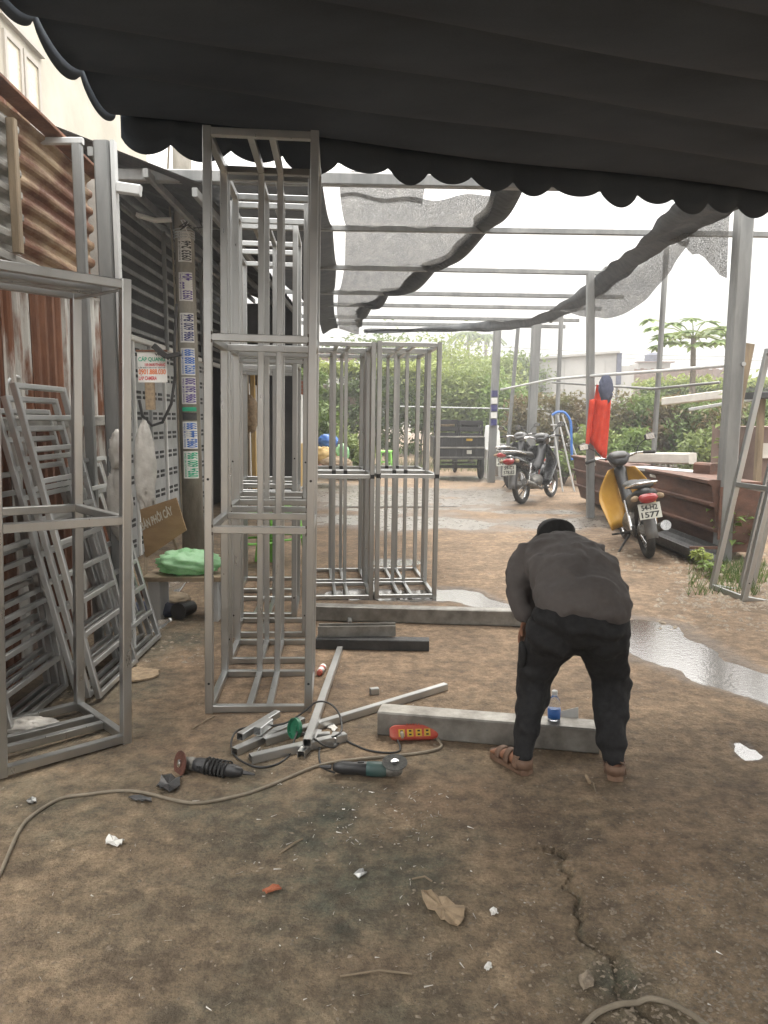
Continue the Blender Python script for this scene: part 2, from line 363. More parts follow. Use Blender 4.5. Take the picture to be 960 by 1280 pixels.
# ================================================================== ground
PUD = []      # (x, y, radius) of basins
def basin(pts):
    for (a, ra), (b, rb) in zip(pts[:-1], pts[1:]):
        n = max(2, int((Vector(b) - Vector(a)).length / .12))
        for k in range(n + 1):
            t = k / n; p = Vector(a).lerp(Vector(b), t); PUD.append((p.x, p.y, ra + (rb - ra) * t))
g = lambda x, y: G(x, y)
basin([(g(430, 742), .22), (g(575, 744), .22), (g(640, 764), .13), (g(700, 796), .12), (g(760, 800), .22), (g(800, 786), .30), (g(830, 806), .33), (g(880, 830), .22), (g(950, 858), .20), (g(1050, 885), .2)])
basin([(g(395, 650), .75), (g(560, 655), .6), (g(740, 652), .5), (g(860, 664), .35)])
basin([(g(400, 612), 1.5), (g(470, 626), 1.6), (g(560, 617), 1.1), (g(625, 622), .5)])
basin([(g(595, 598), .8), (g(650, 597), .4)])
basin([(g(488, 703), .17), (g(512, 702), .14)])
basin([(g(925, 930), .03), (g(938, 943), .045)])
basin([(g(640, 640), .25), (g(700, 640), .3)])
PUD = np.array(PUD)
def dens(lo, hi, step): return np.arange(lo, hi, step)
gx = np.concatenate([-np.geomspace(400, 7, 16), dens(-6.5, -2.2, .2), dens(-2.2, .38, .035), dens(.38, 1.0, .010), dens(1.0, 3.2, .035), dens(3.2, 7, .15), np.geomspace(7.2, 400, 16)])
gy = np.concatenate([-np.geomspace(300, 3, 10), dens(-2.7, 1.5, .3), dens(1.5, 2.75, .014), dens(2.75, 7.2, .03), dens(7.2, 12, .06), dens(12, 24, .12), np.geomspace(24.3, 900, 22)])
GX, GY = np.meshgrid(gx, gy, indexing='ij')
pf = np.full(GX.shape, -9.0)
for (x, y, r) in PUD:
    d = np.hypot(GX - x, (GY - y)); np.maximum(pf, 1 - d / r, out=pf)
pn = np.where(GY > 9.8, vnoise(GX * 1.1, GY * 1.0, 3) * 1.25 + vnoise(GX * 4, GY * 3, 4) * .3 - .1, vnoise(GX * 1.7, GY * 1.7, 3) * .55 + vnoise(GX * 7, GY * 5, 4) * .25)
pf = np.where(pf > -4, np.clip(pf, -1.5, 1) + pn, -9)
damp = np.clip((pf + .85) / .8, 0, 1); damp = damp * damp * (3 - 2 * damp)
wet = np.clip((pf + .25) / .5, 0, 1); wet = wet * wet * (3 - 2 * wet)
H = vnoise(GX * .9, GY * .9, 1, 3) * .004 + vnoise(GX * 6, GY * 6, 2, 3) * .003
H = H * (1 - wet) - .022 * wet + vnoise(GX * 5, GY * 4, 8, 3) * .010 * wet
# broken edge of the slab: a crack running away from the camera, gravel to its right
CR = [G(690, 1060), G(715, 1100), G(735, 1150), G(742, 1185), G(775, 1215), G(800, 1245), G(830, 1290)]
cd = np.full(GX.shape, 9.0); side = np.zeros(GX.shape)
cx = np.interp(GY, [p.y for p in CR][::-1], [p.x for p in CR][::-1]) + vnoise(GX * 0 + 3, GY * 14, 12) * .07
iny = (GY < CR[0].y) & (GY > 1.2)
cd = np.where(iny, np.abs(GX - cx), 9); 
wid = np.interp(GY, [1.5, 1.95, 2.15, 2.62], [.045, .03, .016, .010])
crack = np.clip(1 - cd / wid, 0, 1)
H -= .016 * np.clip(crack * 1.5, 0, 1)
H += .012 * np.clip(1 - cd / .30, 0, 1) * (GX > cx) * iny
right = np.where(GY < 3.2, np.clip((GX - np.where(GY < CR[0].y, cx, CR[0].x + (GY - CR[0].y) * .1)) / .08, 0, 1), np.clip((GX - 1.3) / .5, 0, 1))
H += right * np.clip((4 - GY) / 1, 0, 1) * (.006 + vnoise(GX * 16, GY * 16, 5, 3) * .005) * (GY > 1.4)
NXg, NYg = len(gx), len(gy)
ii, jj = np.meshgrid(np.arange(NXg - 1), np.arange(NYg - 1), indexing='ij')
a = (ii * NYg + jj).ravel(); F = np.stack([a, a + NYg, a + NYg + 1, a + 1], 1)
def ground_material():
    m = bpy.data.materials.new('dirt_and_slab'); m.use_nodes = True; nt = m.node_tree; L = nt.links; b = nt.nodes['Principled BSDF']
    tc = _n(nt, 'ShaderNodeTexCoord'); at = _n(nt, 'ShaderNodeAttribute', attribute_name='mask'); sp = _n(nt, 'ShaderNodeSeparateColor'); L.new(at.outputs['Color'], sp.inputs[0])
    def noise(s, d=6, r=.6): n = _n(nt, 'ShaderNodeTexNoise', Scale=s, Detail=d, Roughness=r); L.new(tc.outputs['Object'], n.inputs['Vector']); return n.outputs['Fac']
    def ramp(f, p0, c0, p1, c1):
        r = _n(nt, 'ShaderNodeValToRGB'); e = r.color_ramp.elements; e[0].position = p0; e[0].color = (*c0, 1); e[1].position = p1; e[1].color = (*c1, 1); L.new(f, r.inputs[0]); return r.outputs[0]
    def mix(f, x, y, t='MIX'):
        n = _n(nt, 'ShaderNodeMixRGB', blend_type=t)
        for i, q in ((0, f), (1, x), (2, y)):
            if isinstance(q, (int, float)): n.inputs[i].default_value = q if i == 0 else (q, q, q, 1)
            elif isinstance(q, tuple): n.inputs[i].default_value = (*q, 1)
            else: L.new(q, n.inputs[i])
        return n.outputs[0]
    dirt = ramp(noise(1.3), .3, (.155, .106, .066), .7, (.245, .172, .11))
    dirt = mix(ramp(noise(.55, 5), .4, (0, 0, 0), .65, (.6, .6, .6)), dirt, (.27, .19, .122))
    dirt = mix(ramp(noise(18), .45, (0, 0, 0), .7, (.5, .5, .5)), dirt, (.22, .155, .10))
    slab = ramp(noise(2.2, 8), .36, (.15, .112, .072), .66, (.30, .222, .142))
    slab = mix(ramp(noise(7, 8, .7), .52, (0, 0, 0), .68, (.75, .75, .75)), slab, (.40, .305, .20))
    slab = mix(ramp(noise(26, 5, .7), .56, (0, 0, 0), .72, (.8, .8, .8)), slab, (.095, .075, .058))
    col = mix(sp.outputs['Green'], dirt, slab)
    col = mix(ramp(noise(4.5, 8, .65), .5, (0, 0, 0), .62, (.45, .45, .45)), col, mix(.5, col, (.10, .075, .055)))
    stain = mix(sp.outputs['Blue'], 0.0, ramp(noise(9, 8, .7), .3, (.25, .25, .25), .6, (1, 1, 1)))
    col = mix(stain, col, (.080, .085, .062))
    grit = _n(nt, 'ShaderNodeTexVoronoi', Scale=85); L.new(tc.outputs['Object'], grit.inputs['Vector'])
    spk = ramp(grit.outputs['Distance'], .0, (1, 1, 1), .16, (0, 0, 0))
    col = mix(mix(.30, 0.0, spk), col, (.44, .37, .28))
    fine = ramp(noise(70, 6, .75), .38, (.74, .73, .71), .62, (1.16, 1.16, 1.16)); col = mix(1.0, col, fine, 'MULTIPLY')
    blot = ramp(noise(13, 7, .7), .42, (.66, .65, .64), .58, (1.16, 1.16, 1.16)); col = mix(1.0, col, blot, 'MULTIPLY')
    big = ramp(noise(2.6, 9, .68), .38, (.78, .77, .76), .62, (1.15, 1.14, 1.12)); col = mix(1.0, col, big, 'MULTIPLY')
    wetc = mix(sp.outputs['Red'], col, mix(.55, col, (.05, .036, .024)))
    L.new(wetc, b.inputs['Base Color'])
    rr = _n(nt, 'ShaderNodeMapRange'); rr.inputs['To Min'].default_value = .86; rr.inputs['To Max'].default_value = .42; L.new(sp.outputs['Red'], rr.inputs['Value']); L.new(rr.outputs[0], b.inputs['Roughness'])
    bs = _n(nt, 'ShaderNodeMath', operation='MULTIPLY'); nb = noise(38, 8, .7); L.new(nb, bs.inputs[0]); bs.inputs[1].default_value = 1.0
    nb2 = noise(9, 6, .65); ad = _n(nt, 'ShaderNodeMath', operation='MULTIPLY_ADD'); L.new(nb2, ad.inputs[0]); ad.inputs[1].default_value = 2.0; L.new(bs.outputs[0], ad.inputs[2])
    ad2 = _n(nt, 'ShaderNodeMath', operation='MULTIPLY_ADD'); L.new(spk, ad2.inputs[0]); ad2.inputs[1].default_value = .25; L.new(ad.outputs[0], ad2.inputs[2])
    bp = _n(nt, 'ShaderNodeBump', Strength=1.0, Distance=.016); L.new(ad2.outputs[0], bp.inputs['Height']); L.new(bp.outputs[0], b.inputs['Normal'])
    return m
ground = quick('ground', np.stack([GX, GY, H], -1).reshape(-1, 3), F, ground_material(), smooth=True); structure(ground)
slabm = np.clip((4.6 + vnoise(GX * 1.1, GY * 1.1, 9) * 1.1 - GY) / 1.6, 0, 1)
slabm = np.maximum(slabm, np.clip((-1.3 - GX + vnoise(GX, GY, 10) * .4) / .4, 0, 1) * .8)
for (px, py, r) in [(505, 1000, .20), (560, 1005, .16), (640, 1030, .2), (590, 985, .15), (820, 1080, .3), (880, 1000, .4)]:
    p = G(px, py); slabm *= 1 - .75 * np.clip(1.3 - np.hypot(GX - p.x, GY - p.y) / r + vnoise(GX * 6, GY * 6, 19) * .8, 0, 1)
st = np.zeros(GX.shape)
for (px, py, r, k) in [(400, 1030, .42, 1), (330, 1010, .45, .8), (440, 1090, .42, .9), (300, 1100, .3, .5), (520, 1060, .2, .6), (220, 1010, .3, .5), (330, 940, .35, .5), (170, 1130, .35, .3), (780, 1240, .18, .9), (60, 1000, .5, .6), (200, 800, .5, .8), (150, 860, .5, .7), (100, 930, .5, .6), (520, 950, .25, .5), (450, 900, .2, .4), (480, 1290, .25, .7), (300, 1290, .3, .6)]:
    p = G(px, py); st = np.maximum(st, k * np.clip(1.25 - np.hypot(GX - p.x, GY - p.y) / r + vnoise(GX * 5, GY * 5, 14) * .7, 0, 1))
st = np.maximum(st, crack * .75)
msk = np.stack([np.clip(damp, 0, 1), slabm, st, np.ones(GX.shape)], -1).reshape(-1, 4)
ca = ground.data.color_attributes.new('mask', 'FLOAT_COLOR', 'POINT'); ca.data.foreach_set('color', msk.astype(np.float32).ravel())

m_water = mat('puddle_water', (.055, .042, .03), .07, 0, (.075, .058, .042), rvar=.04, bump=.10, bscale=30, ior=3.4, spec=.8)
m_water_far = mat('shallow_muddy_water', (.07, .055, .04), .30, 0, (.10, .078, .055), rvar=.06, bump=.2, bscale=12, ior=2.4, spec=.8)
def puddle(x0, x1, y0, y1, nm='puddle', mw=None):
    me = MB().add([(x0, y0, -.0085), (x1, y0, -.0085), (x1, y1, -.0085), (x0, y1, -.0085)], [(0, 1, 2, 3)])
    return structure(me.build(nm, mw or m_water))
puddle(-1.0, 3.4, 3.95, 7.3); puddle(-3.2, 6.5, 10.0, 14.0, mw=m_water_far); puddle(-3.6, 4, 14.3, 20.5, mw=m_water_far); puddle(1, 6, 20.55, 24, mw=m_water_far)
puddle(-.4, .7, 8.2, 9.6); puddle(1.4, 2.0, 3.4, 3.9)

def hz(x, y):
    i = int(np.clip(np.searchsorted(gx, x) - 1, 0, NXg - 2)); j = int(np.clip(np.searchsorted(gy, y) - 1, 0, NYg - 2))
    u = (x - gx[i]) / (gx[i+1] - gx[i]); v = (y - gy[j]) / (gy[j+1] - gy[j])
    return float((H[i, j]*(1-u) + H[i+1, j]*u)*(1-v) + (H[i, j+1]*(1-u) + H[i+1, j+1]*u)*v)
# loose grit, pebbles and grinding swarf lying on the slab
def scatter(name, n, region, smin, smax, material, label, flat=.5, power=2.0, seed=1):
    r_ = np.random.default_rng(seed); V = []; Fc = []
    for k in range(n):
        x, y = region(r_); gz = hz(x, y); s = smin + (smax - smin) * r_.random() ** power
        a = r_.random() * 6.28; e = .6 + r_.random() * .8
        ca_, sa = math.cos(a), math.sin(a)
        base = [(1, 0, 0), (.2, .9, 0), (-.9, .3, 0), (-.4, -.9, 0), (.1, .05, flat * 1.2)]
        o = len(V)
        for (i, j, l) in base:
            i *= s * e * (.8 + .4 * r_.random()); j *= s / e * (.8 + .4 * r_.random()); V.append((x + i * ca_ - j * sa, y + i * sa + j * ca_, l * s + gz - .0005))
        Fc += [(o, o+1, o+4), (o+1, o+2, o+4), (o+2, o+3, o+4), (o+3, o, o+4)]
    ob = quick(name, np.array(V), np.array(Fc), material); return tag(ob, label, 'gravel', kind='stuff')
def reg_px(boxes):
    def f(r_):
        x0, y0, x1, y1 = boxes[r_.integers(len(boxes))]; p = G(x0 + (x1 - x0) * r_.random(), y0 + (y1 - y0) * r_.random()); return p.x, p.y
    return f
scatter('pebbles', 5200, reg_px([(0, 830, 960, 1280), (500, 900, 960, 1280), (640, 1000, 960, 1280), (740, 1050, 960, 1290), (760, 1100, 960, 1290)]), .0016, .010, m_pebble, 'small pebbles and grit strewn over the dirty slab', seed=2, power=3)
scatter('rubble', 1500, reg_px([(820, 690, 960, 790), (640, 640, 900, 720), (850, 700, 960, 760)]), .005, .04, m_pebble, 'crumbled rubble and dry litter on the ground by the right-hand rack', seed=3, power=2.5)
scatter('alley_litter', 700, reg_px([(390, 600, 640, 740), (180, 740, 260, 830)]), .004, .02, m_pebble, 'fine rubble on the dirt behind the racks', seed=4, power=3)
def swarf():
    r_ = np.random.default_rng(5); V = []; Fc = []
    for k in range(240):
        bx = [(340, 960, 540, 1090), (420, 985, 560, 1060), (280, 1000, 960, 1270), (0, 990, 600, 1270)][r_.integers(4)]
        p = G(bx[0] + (bx[2]-bx[0]) * r_.random(), bx[1] + (bx[3]-bx[1]) * r_.random()); p.z = hz(p.x, p.y); a = r_.random() * 6.28; l = .003 + .012 * r_.random() ** 2; w = .0006 + .0007 * r_.random()
        d = Vector((math.cos(a), math.sin(a), 0)); n = Vector((-d.y, d.x, 0)); o = len(V)
        V += [p - d*l - n*w + Vector((0, 0, .002)), p + d*l - n*w + Vector((0, 0, .004)), p + d*l + n*w + Vector((0, 0, .004)), p - d*l + n*w + Vector((0, 0, .006))]
        Fc.append((o, o+1, o+2, o+3))
    return tag(quick('metal_swarf', np.array([tuple(q) for q in V]), np.array(Fc), m_shaving), 'bright metal shavings scattered around the grinders', 'swarf', kind='stuff')
swarf()

# ================================================================== awning overhead
aw = thing('awning', 'dark fabric awning with scalloped hem overhead', 'awning', (0, 2, 3.3))
EDGE = lambda x: 4.56 + (x + 1.6) * .335          # far edge in plan
AX0, AX1 = -1.50, 6.2
nb = 15
def awn_z(x, t):
    # t: distance from far edge towards the house, bars every 0.52 m, cloth sagging between
    k = t / .52; fr = k - math.floor(k)
    return 3.335 - .075 * math.sin(math.pi * fr) ** .8 * (1 + .25 * math.sin(x * 2.3 + math.floor(k) * 1.7)) + .004 * t
xs = np.linspace(AX0, AX1, 70); grid = []
for x in xs:
    row = []
    for t in np.arange(0, 7.9, .052):
        y = EDGE(x) - t
        row.append((x, y, awn_z(x, t)))
    grid.append(row)
MB().sheet(grid, .003).build('fabric', m_awning, aw, smooth=True)
for k in range(nb):                               # carrier bars
    t = k * .52; MB().bar((AX0 + .03, EDGE(AX0 + .03) - t, 3.352 + .004 * t), (AX1, EDGE(AX1) - t, 3.352 + .004 * t), .025).build('carrier_bar', m_tin_dark, aw)
# valance along the far edge and the left edge, hem cut in scallops
def valance(path, period, z_top, z_cusp, depth, jit=0):
    rows = []; acc = 0; last = None
    n = len(path)
    for i, p in enumerate(path):
        if last is not None: acc += (Vector(p) - Vector(last)).length
        last = p
        ph = acc / period + .10 * math.sin(acc * 3.1) + .05 * math.sin(acc * 7.3); fr = ph - math.floor(ph); dd = depth * (1 + .3 * math.sin(math.floor(ph) * 2.7))
        zb = z_cusp - dd * math.sin(math.pi * fr) ** .7
        bow = .02 * math.sin(math.pi * fr)
        rows.append([(p[0], p[1] - bow * q * 1.0, z_top + (zb - z_top) * q) for q in (0, .33, .66, 1)])
    return rows
pth = [(x, EDGE(x) + .012, 0) for x in np.linspace(AX0, AX1, 420)]
MB().sheet(valance(pth, .315, 3.36, 3.20, .085), .003).build('valance', m_awning, aw, smooth=True)
pth2 = [(AX0 - .012, y, 0) for y in np.linspace(EDGE(AX0) - .01, -3.0, 260)]
rows = []
for i, p in enumerate(pth2):
    t = EDGE(AX0) - p[1]; fr = (t / .52) % 1
    zb = 3.32 - .10 * math.sin(math.pi * min(1, fr * 1.02)) ** .6
    rows.append([(p[0] - .01 * q, p[1], 3.36 + (zb - 3.36) * q) for q in (0, .5, 1)])
MB().sheet(rows, .003).build('side_valance', m_awning, aw, smooth=True)

# ================================================================== left side: house, shed, gate, pole
# cream house behind the shed
hs = thing('cream_house', 'cream rendered house with tall windows above the tin shed', 'house', (-4.3, 9, 0))
def wall_x(mb, X, y0, y1, z0, z1, holes, th=.2):
    """wall in the plane x = X with rectangular holes (y0, y1, z0, z1)"""
    ys = sorted({y0, y1, *[h[0] for h in holes], *[h[1] for h in holes]}); zs = sorted({z0, z1, *[h[2] for h in holes], *[h[3] for h in holes]})
    for a, b in zip(ys[:-1], ys[1:]):
        for c, d in zip(zs[:-1], zs[1:]):
            if any(h[0] <= a and b <= h[1] and h[2] <= c and d <= h[3] for h in holes): continue
            mb.box((X - th/2, (a+b)/2, (c+d)/2), (th, b-a, d-c))
    return mb
wins = [(9.22, 9.66, 3.7, 5.98), (9.70, 10.14, 3.7, 5.98), (7.6, 8.3, 3.7, 5.98)]
wall_x(MB(), -4.3, 5.5, 11.6, 3.0, 8, wins).build('wall', m_cream, hs)
MB().box((-4.55, 12.4, 5.6), (.4, 1.4, 5.2)).build('wall', m_cream, hs)
MB().box((-5.2, 14.2, 5.3), (1.5, 1.8, 4.6)).build('wall', m_cream, hs)
for (a, b, c, d) in wins:
    wd = MB(); 
    for q in (a, b): wd.box((-4.30, q + (.03 if q == a else -.03), (c+d)/2), (.06, .06, d-c))
    for q in (c, d): wd.box((-4.30, (a+b)/2, q + (.03 if q == c else -.03)), (.058, b-a-.12, .06))
    w = wd.build('window', m_frame_cream, hs)
    MB().box((-4.30, (a+b)/2, (c+d)/2), (.02, b-a-.11, d-c-.11)).build('pane', m_pane, w)
MB().box((-4.27, 9.68, 6.12), (.06, 1.1, .06)).build('lintel_band', m_frame_cream, hs)
MB().box((-4.2, 11.3, 3.42), (.6, 3.6, .09)).build('ledge', m_wallgrey, hs)
wb = wall_x(MB(), -4.1, 5.5, 13.0, 0, 3.36, []).build('brick_wall', m_brick, hs)
for r_i in range(9):                                # raised courses of the brick wall seen under the ledge
    for k in range(10):
        MB().box((-4.09, 9.0 + k * .245 + (r_i % 2) * .12, 2.5 + r_i * .092), (.05, .225, .078)).build('brick', m_brick, wb)

# tin shed wall along x = -2.2
sh = thing('tin_shed', 'patched shed wall of rusty corrugated tin sheets', 'shed', (-2.3, 5, 0))
def corr_v(y0, y1, z0, z1, X, per, amp, zj=0):
    rows = []; n = int((y1 - y0) / per * 8)
    for i in range(n + 1):
        y = y0 + (y1 - y0) * i / n; ph = ((y / per) % 1); w = max(-1, min(1, 1.8 * math.sin(2 * math.pi * ph)))
        rows.append([(X + amp * w + .006 * math.sin(3 * y + z), y, z) for z in np.linspace(z0, z1, 7)])
    return MB().sheet(rows, .003)
def corr_h(y0, y1, z0, z1, X, per, amp, tilt=0):
    rows = []; n = int((z1 - z0) / per * 8)
    for i in range(n + 1):
        z = z0 + (z1 - z0) * i / n; ph = ((z / per) % 1); w = max(-1, min(1, 1.8 * math.sin(2 * math.pi * ph)))
        rows.append([(X + amp * w + .008 * math.sin(5 * y), y, z + tilt * (y - y0) + .012 * math.sin(4 * y + 1)) for y in np.linspace(y0, y1, 9)])
    return MB().sheet(rows, .003)
for i, (a, b, mm, x) in enumerate([(3.0, 4.1, m_rust, -2.22), (4.08, 4.52, m_rust, -2.215), (4.50, 4.9, m_rust_mix, -2.21), (4.88, 5.32, m_rust, -2.2), (5.30, 5.66, m_rust_mix, -2.21), (5.64, 6.1, m_rust_mix, -2.2)]):
    corr_v(a, b, 0.0, 2.5, x, .115, .016).build('tin_sheet', mm, sh)
corr_h(3.2, 4.75, 2.56, 3.34, -2.16, .125, .022).build('tin_sheet', m_zinc_dark, sh)
corr_h(4.62, 6.0, 2.52, 3.40, -2.2, .125, .02).build('tin_sheet', m_rust_pale, sh)
MB().bar((-2.14, 3.0, 1.56), (-2.14, 6.12, 1.60), .05, .075).build('rail', m_zinc_dark, sh)
MB().bar((-2.16, 5.5, 2.545), (-2.16, 6.12, 2.545), .04, .05).build('rail', m_post_light, sh)
MB().bar((-2.16, 3.0, 2.53), (-2.16, 5.46, 2.53), .04, .05).build('rail', m_zinc_dark, sh)
MB().bar((-2.12, 4.60, 2.56), (-2.12, 4.60, 3.3), .05).build('batten', m_woodgrey, sh)
MB().bar((-2.13, 4.0, 3.47), (-2.13, 6.0, 3.40), .12, .02).build('flashing', m_rust, sh)
MB().bar((-2.12, 6.06, 0), (-2.12, 6.06, 3.3), .06, .05).build('corner_post', m_zinc_dark, sh)
# upright offcuts of sheet standing behind the ridge
for i in range(9):
    y = 4.75 + i * .26; corr_v(y, y + .28, 2.9, 3.85 - i * .045 - .06 * (i % 2), -2.45 - .02 * (i % 2), .14, .03).build('tin_offcut', [m_rust_mix, m_rust, m_rust_pale][i % 3], sh)
MB().box((-2.9, 4.6, 1.7), (.04, 4.0, 3.3)).build('back_board', m_tin_dark, sh)

# pier of hollow clay bricks
bp = thing('brick_pier', 'unplastered pier of hollow red clay bricks behind the steel column', 'brick pier', (-2.42, 6.6, 0))
MB().box((-2.42, 6.62, 1.78), (.36, .16, 3.56)).build('mortar_core', m_mortar, bp)
hb = MB(); hb.box((0, .02, 0), (.172, .10, .076))
for i in (-1, 0, 1):
    hb.box((i * .086 if i else 0, -.045, 0), (.014 if i else .016, .03, .076))
for j in (-1, 1): hb.box((0, -.0455, j * .034), (.158, .029, .009))
hb.box((0, -.0452, 0), (.158, .028, .012))
brick0 = hb.build('brick', m_brick, bp); first = True
for r_i in range(40):
    for k in range(2):
        o = brick0 if first else brick0.copy()
        if not first: COL.objects.link(o); o.parent = bp
        first = False
        o.location = (-.088 + k * .184 + (r_i % 2) * .012, -.10 + .006 * ((r_i * 7 + k * 3) % 3), .045 + r_i * .088)

# steel column with light edge, small column, top bar : awning supports
ac = thing('awning_column', 'broad dull steel column holding the awning beside the shed', 'column', (-1.78, 5.15, 0))
MB().bar((-1.795, 5.15, 0), (-1.795, 5.15, 3.36), .10, .10).build('post', m_post, ac)
MB().bar((-1.722, 5.13, 0), (-1.722, 5.13, 3.36), .028, .06).build('edge_strip', m_post_light, ac)
MB().bar((-1.70, 5.12, 3.075), (-1.555, 5.12, 3.055), .055, .065).build('bracket', m_post_light, ac)
ac2 = thing('thin_column', 'thin grey column with crossbar between the shed and the broad column', 'column', (-1.98, 5.2, 0))
MB().bar((-1.98, 5.2, 0), (-1.98, 5.2, 3.36), .06, .06).build('post', m_post, ac2)
MB().bar((-2.5, 5.2, 3.385), (-1.94, 5.2, 3.385), .04, .04).build('crossbar', m_post_light, ac2)

# lean-to above the gate: dark tin, open slats
lt = thing('lean_to', 'dark lean-to with open horizontal slats above the grey gate', 'lean-to', (-2.9, 10, 0))
for k in range(9):
    MB().bar((-2.86, 8.3, 2.62 + k * .16), (-2.86, 15.5, 2.62 + k * .16), .03, .045).build('slat', m_post, lt)
for y in (8.3, 10.2, 12.2, 14.0): MB().bar((-2.83, y, 2.5), (-2.83, y, 4.0), .05).build('stud', m_post, lt)
MB().box((-3.25, 12, 2.12), (.05, 7.6, 4.24)).build('inner_wall', m_tin_dark, lt)
rows = []
for i in range(70):
    y = 7.4 + i * .13; rows.append([(x, y, 4.42 - (x + 3.4) * .38 + .02 * math.sin(i * 2.6)) for x in (-3.6, -2.6, -1.7)])
MB().sheet(rows, .004).build('roof_sheet', m_tin_dark, lt)
for k, x in enumerate((-3.2, -2.7, -2.2, -1.75)): MB().bar((x, 7.4, 4.32 - (x + 3.4) * .38), (x, 16.4, 4.32 - (x + 3.4) * .38), .05, .08).build('purlin', m_post, lt)
MB().bar((-1.85, 16.2, 0), (-1.85, 16.2, 3.7), .07).build('post', m_post, lt)
MB().box((-2.6, 16.35, 2.0), (1.4, .05, 4.0)).build('end_wall', m_tin_dark, lt)
MB().box((-2.9, 8.18, 1.8), (.10, .22, 3.6)).build('white_jamb', m_gate_w, lt)

# grey folding gate with slots
gt = thing('folding_gate', 'grey metal folding gate with rows of ventilation slots', 'gate', (-2.9, 10, 0))
leaf_y = [8.32 + .62 * k for k in range(7)]
slot = None
for i, y in enumerate(leaf_y):
    lf = MB(); lf.box((-2.9, y + .3, 1.25), (.03, .58, 2.5))
    L_ = lf.build('leaf', m_gate, gt)
    MB().bar((-2.872, y + .0, 0.02), (-2.872, y + .0, 2.49), .035, .035).build('stile', m_gate_w if i % 2 else m_gate, gt)
    for r_i in range(10):
        for cidx in (0, 1):
            for dz in (-.03, .03):
                o_m = MB().box((-2.882, y + .18 + cidx * .25, .18 + r_i * .245 + dz), (.012, .15, .034)) if slot is None else None
                if slot is None: s_ob = o_m.build('slot', m_dark, L_); slot = s_ob; base = Vector((-2.882, y + .18, .15))
                else:
                    s_ob = slot.copy(); COL.objects.link(s_ob); s_ob.parent = L_
                    s_ob.location = Vector((0, y + .18 + cidx * .25, .18 + r_i * .245 + dz)) - Vector((0, base.y, base.z))
MB().bar((-2.87, 8.3, 2.53), (-2.87, 15.2, 2.53), .06, .06).build('top_rail', m_gate_w, gt)

# utility pole with stickers
up = thing('utility_pole', 'round concrete utility pole plastered with phone number stickers', 'pole', (-2.36, 9.4, 0))
PX, PY = -2.36, 9.4; PRAD = lambda z: .135 - .006 * z
MB().lathe([(PRAD(0), 0), (PRAD(6.5), 6.5)], 28, Matrix.Translation((PX, PY, 0))).build('shaft', m_conc_pole, up, smooth=True)
def on_pole(s, z, lift):
    a = -math.pi / 2 + s / .125 + .22       # s: distance round the pole, facing the camera
    r = PRAD(z) + lift; return Vector((PX + r * math.cos(a), PY + r * math.sin(a), z))
for (ytop, ybot, txt, ink) in [(288, 327, '0933 246 111', m_blackprint), (340, 376, '0933 777 404', m_purpleprint), (391, 428, '0986 600 846', m_navyprint), (435, 469, '0932 888 999', m_blueprint),
                          (471, 505, '0986 360 300', m_purpleprint), (527, 561, '0985 444 999', m_blueprint), (564, 598, '0934 600 996', m_greenprint)]:
    z1 = D(235, ytop, PY - .12).z; z0 = D(235, ybot, PY - .12).z
    rows = [[on_pole(s, z, .004) for z in (z0, (z0+z1)/2, z1)] for s in np.linspace(-.085, .09, 9)]
    s_ob = MB().sheet(rows, .002).build('sticker', m_paper, up)
    v, f = text_mesh(txt)
    MB().add([on_pole(.080 - p[1] * .118, z0 + .015 + p[0] * (z1 - z0 - .03), .0065) for p in v], f).build('lettering', ink, s_ob)
    v, f = text_mesh('KHOAN CẮT BÊ TÔNG')
    MB().add([on_pole(-.05 - p[1] * .02, z0 + .02 + p[0] * (z1 - z0 - .04), .0065) for p in v], f).build('lettering', ink, s_ob)
for (a, b, cc) in [(509, 514, m_greenprint), (516, 525, m_darksteel)]:
    z1 = D(235, a, PY - .12).z; z0 = D(235, b, PY - .12).z
    MB().sheet([[on_pole(s, z, .004) for z in (z0, z1)] for s in np.linspace(-.085, .09, 9)], .002).build('sticker_remnant', cc, up)
MB().tube([(PX - .10, PY - .12, .3), (PX - .115, PY - .1, 1.5), (PX - .10, PY - .11, 2.6), (PX - .12, PY - .08, 3.6), (PX - .15, PY - .1, 4.4), (PX - .1, PY - .1, 5)], .012, 6).build('conduit', m_hose, up)
for k in range(4): MB().lathe([(PRAD(3.9) + .012, 0), (PRAD(3.9) + .012, .012)], 20, Matrix.Translation((PX, PY, 3.72 + k * .03))).build('wire_wrap', m_post_light, up)
for k in range(5):
    r_ = random.Random(k); q = [Vector((PX + .08, PY - .13, 3.85))]
    for j in range(6): q.append(q[-1] + Vector((r_.uniform(-.08, .12), r_.uniform(-.05, .03), r_.uniform(-.11, .12))))
    MB().tube(q, .007, 5).build('loose_wire', m_white if k % 2 else m_cable, up)
MB().tube([(PX - .5, PY - .2, 3.95), (PX - .3, PY - .15, 3.9), (PX - .12, PY - .1, 3.92)], .03, 8).build('insulator_arm', m_white, up)

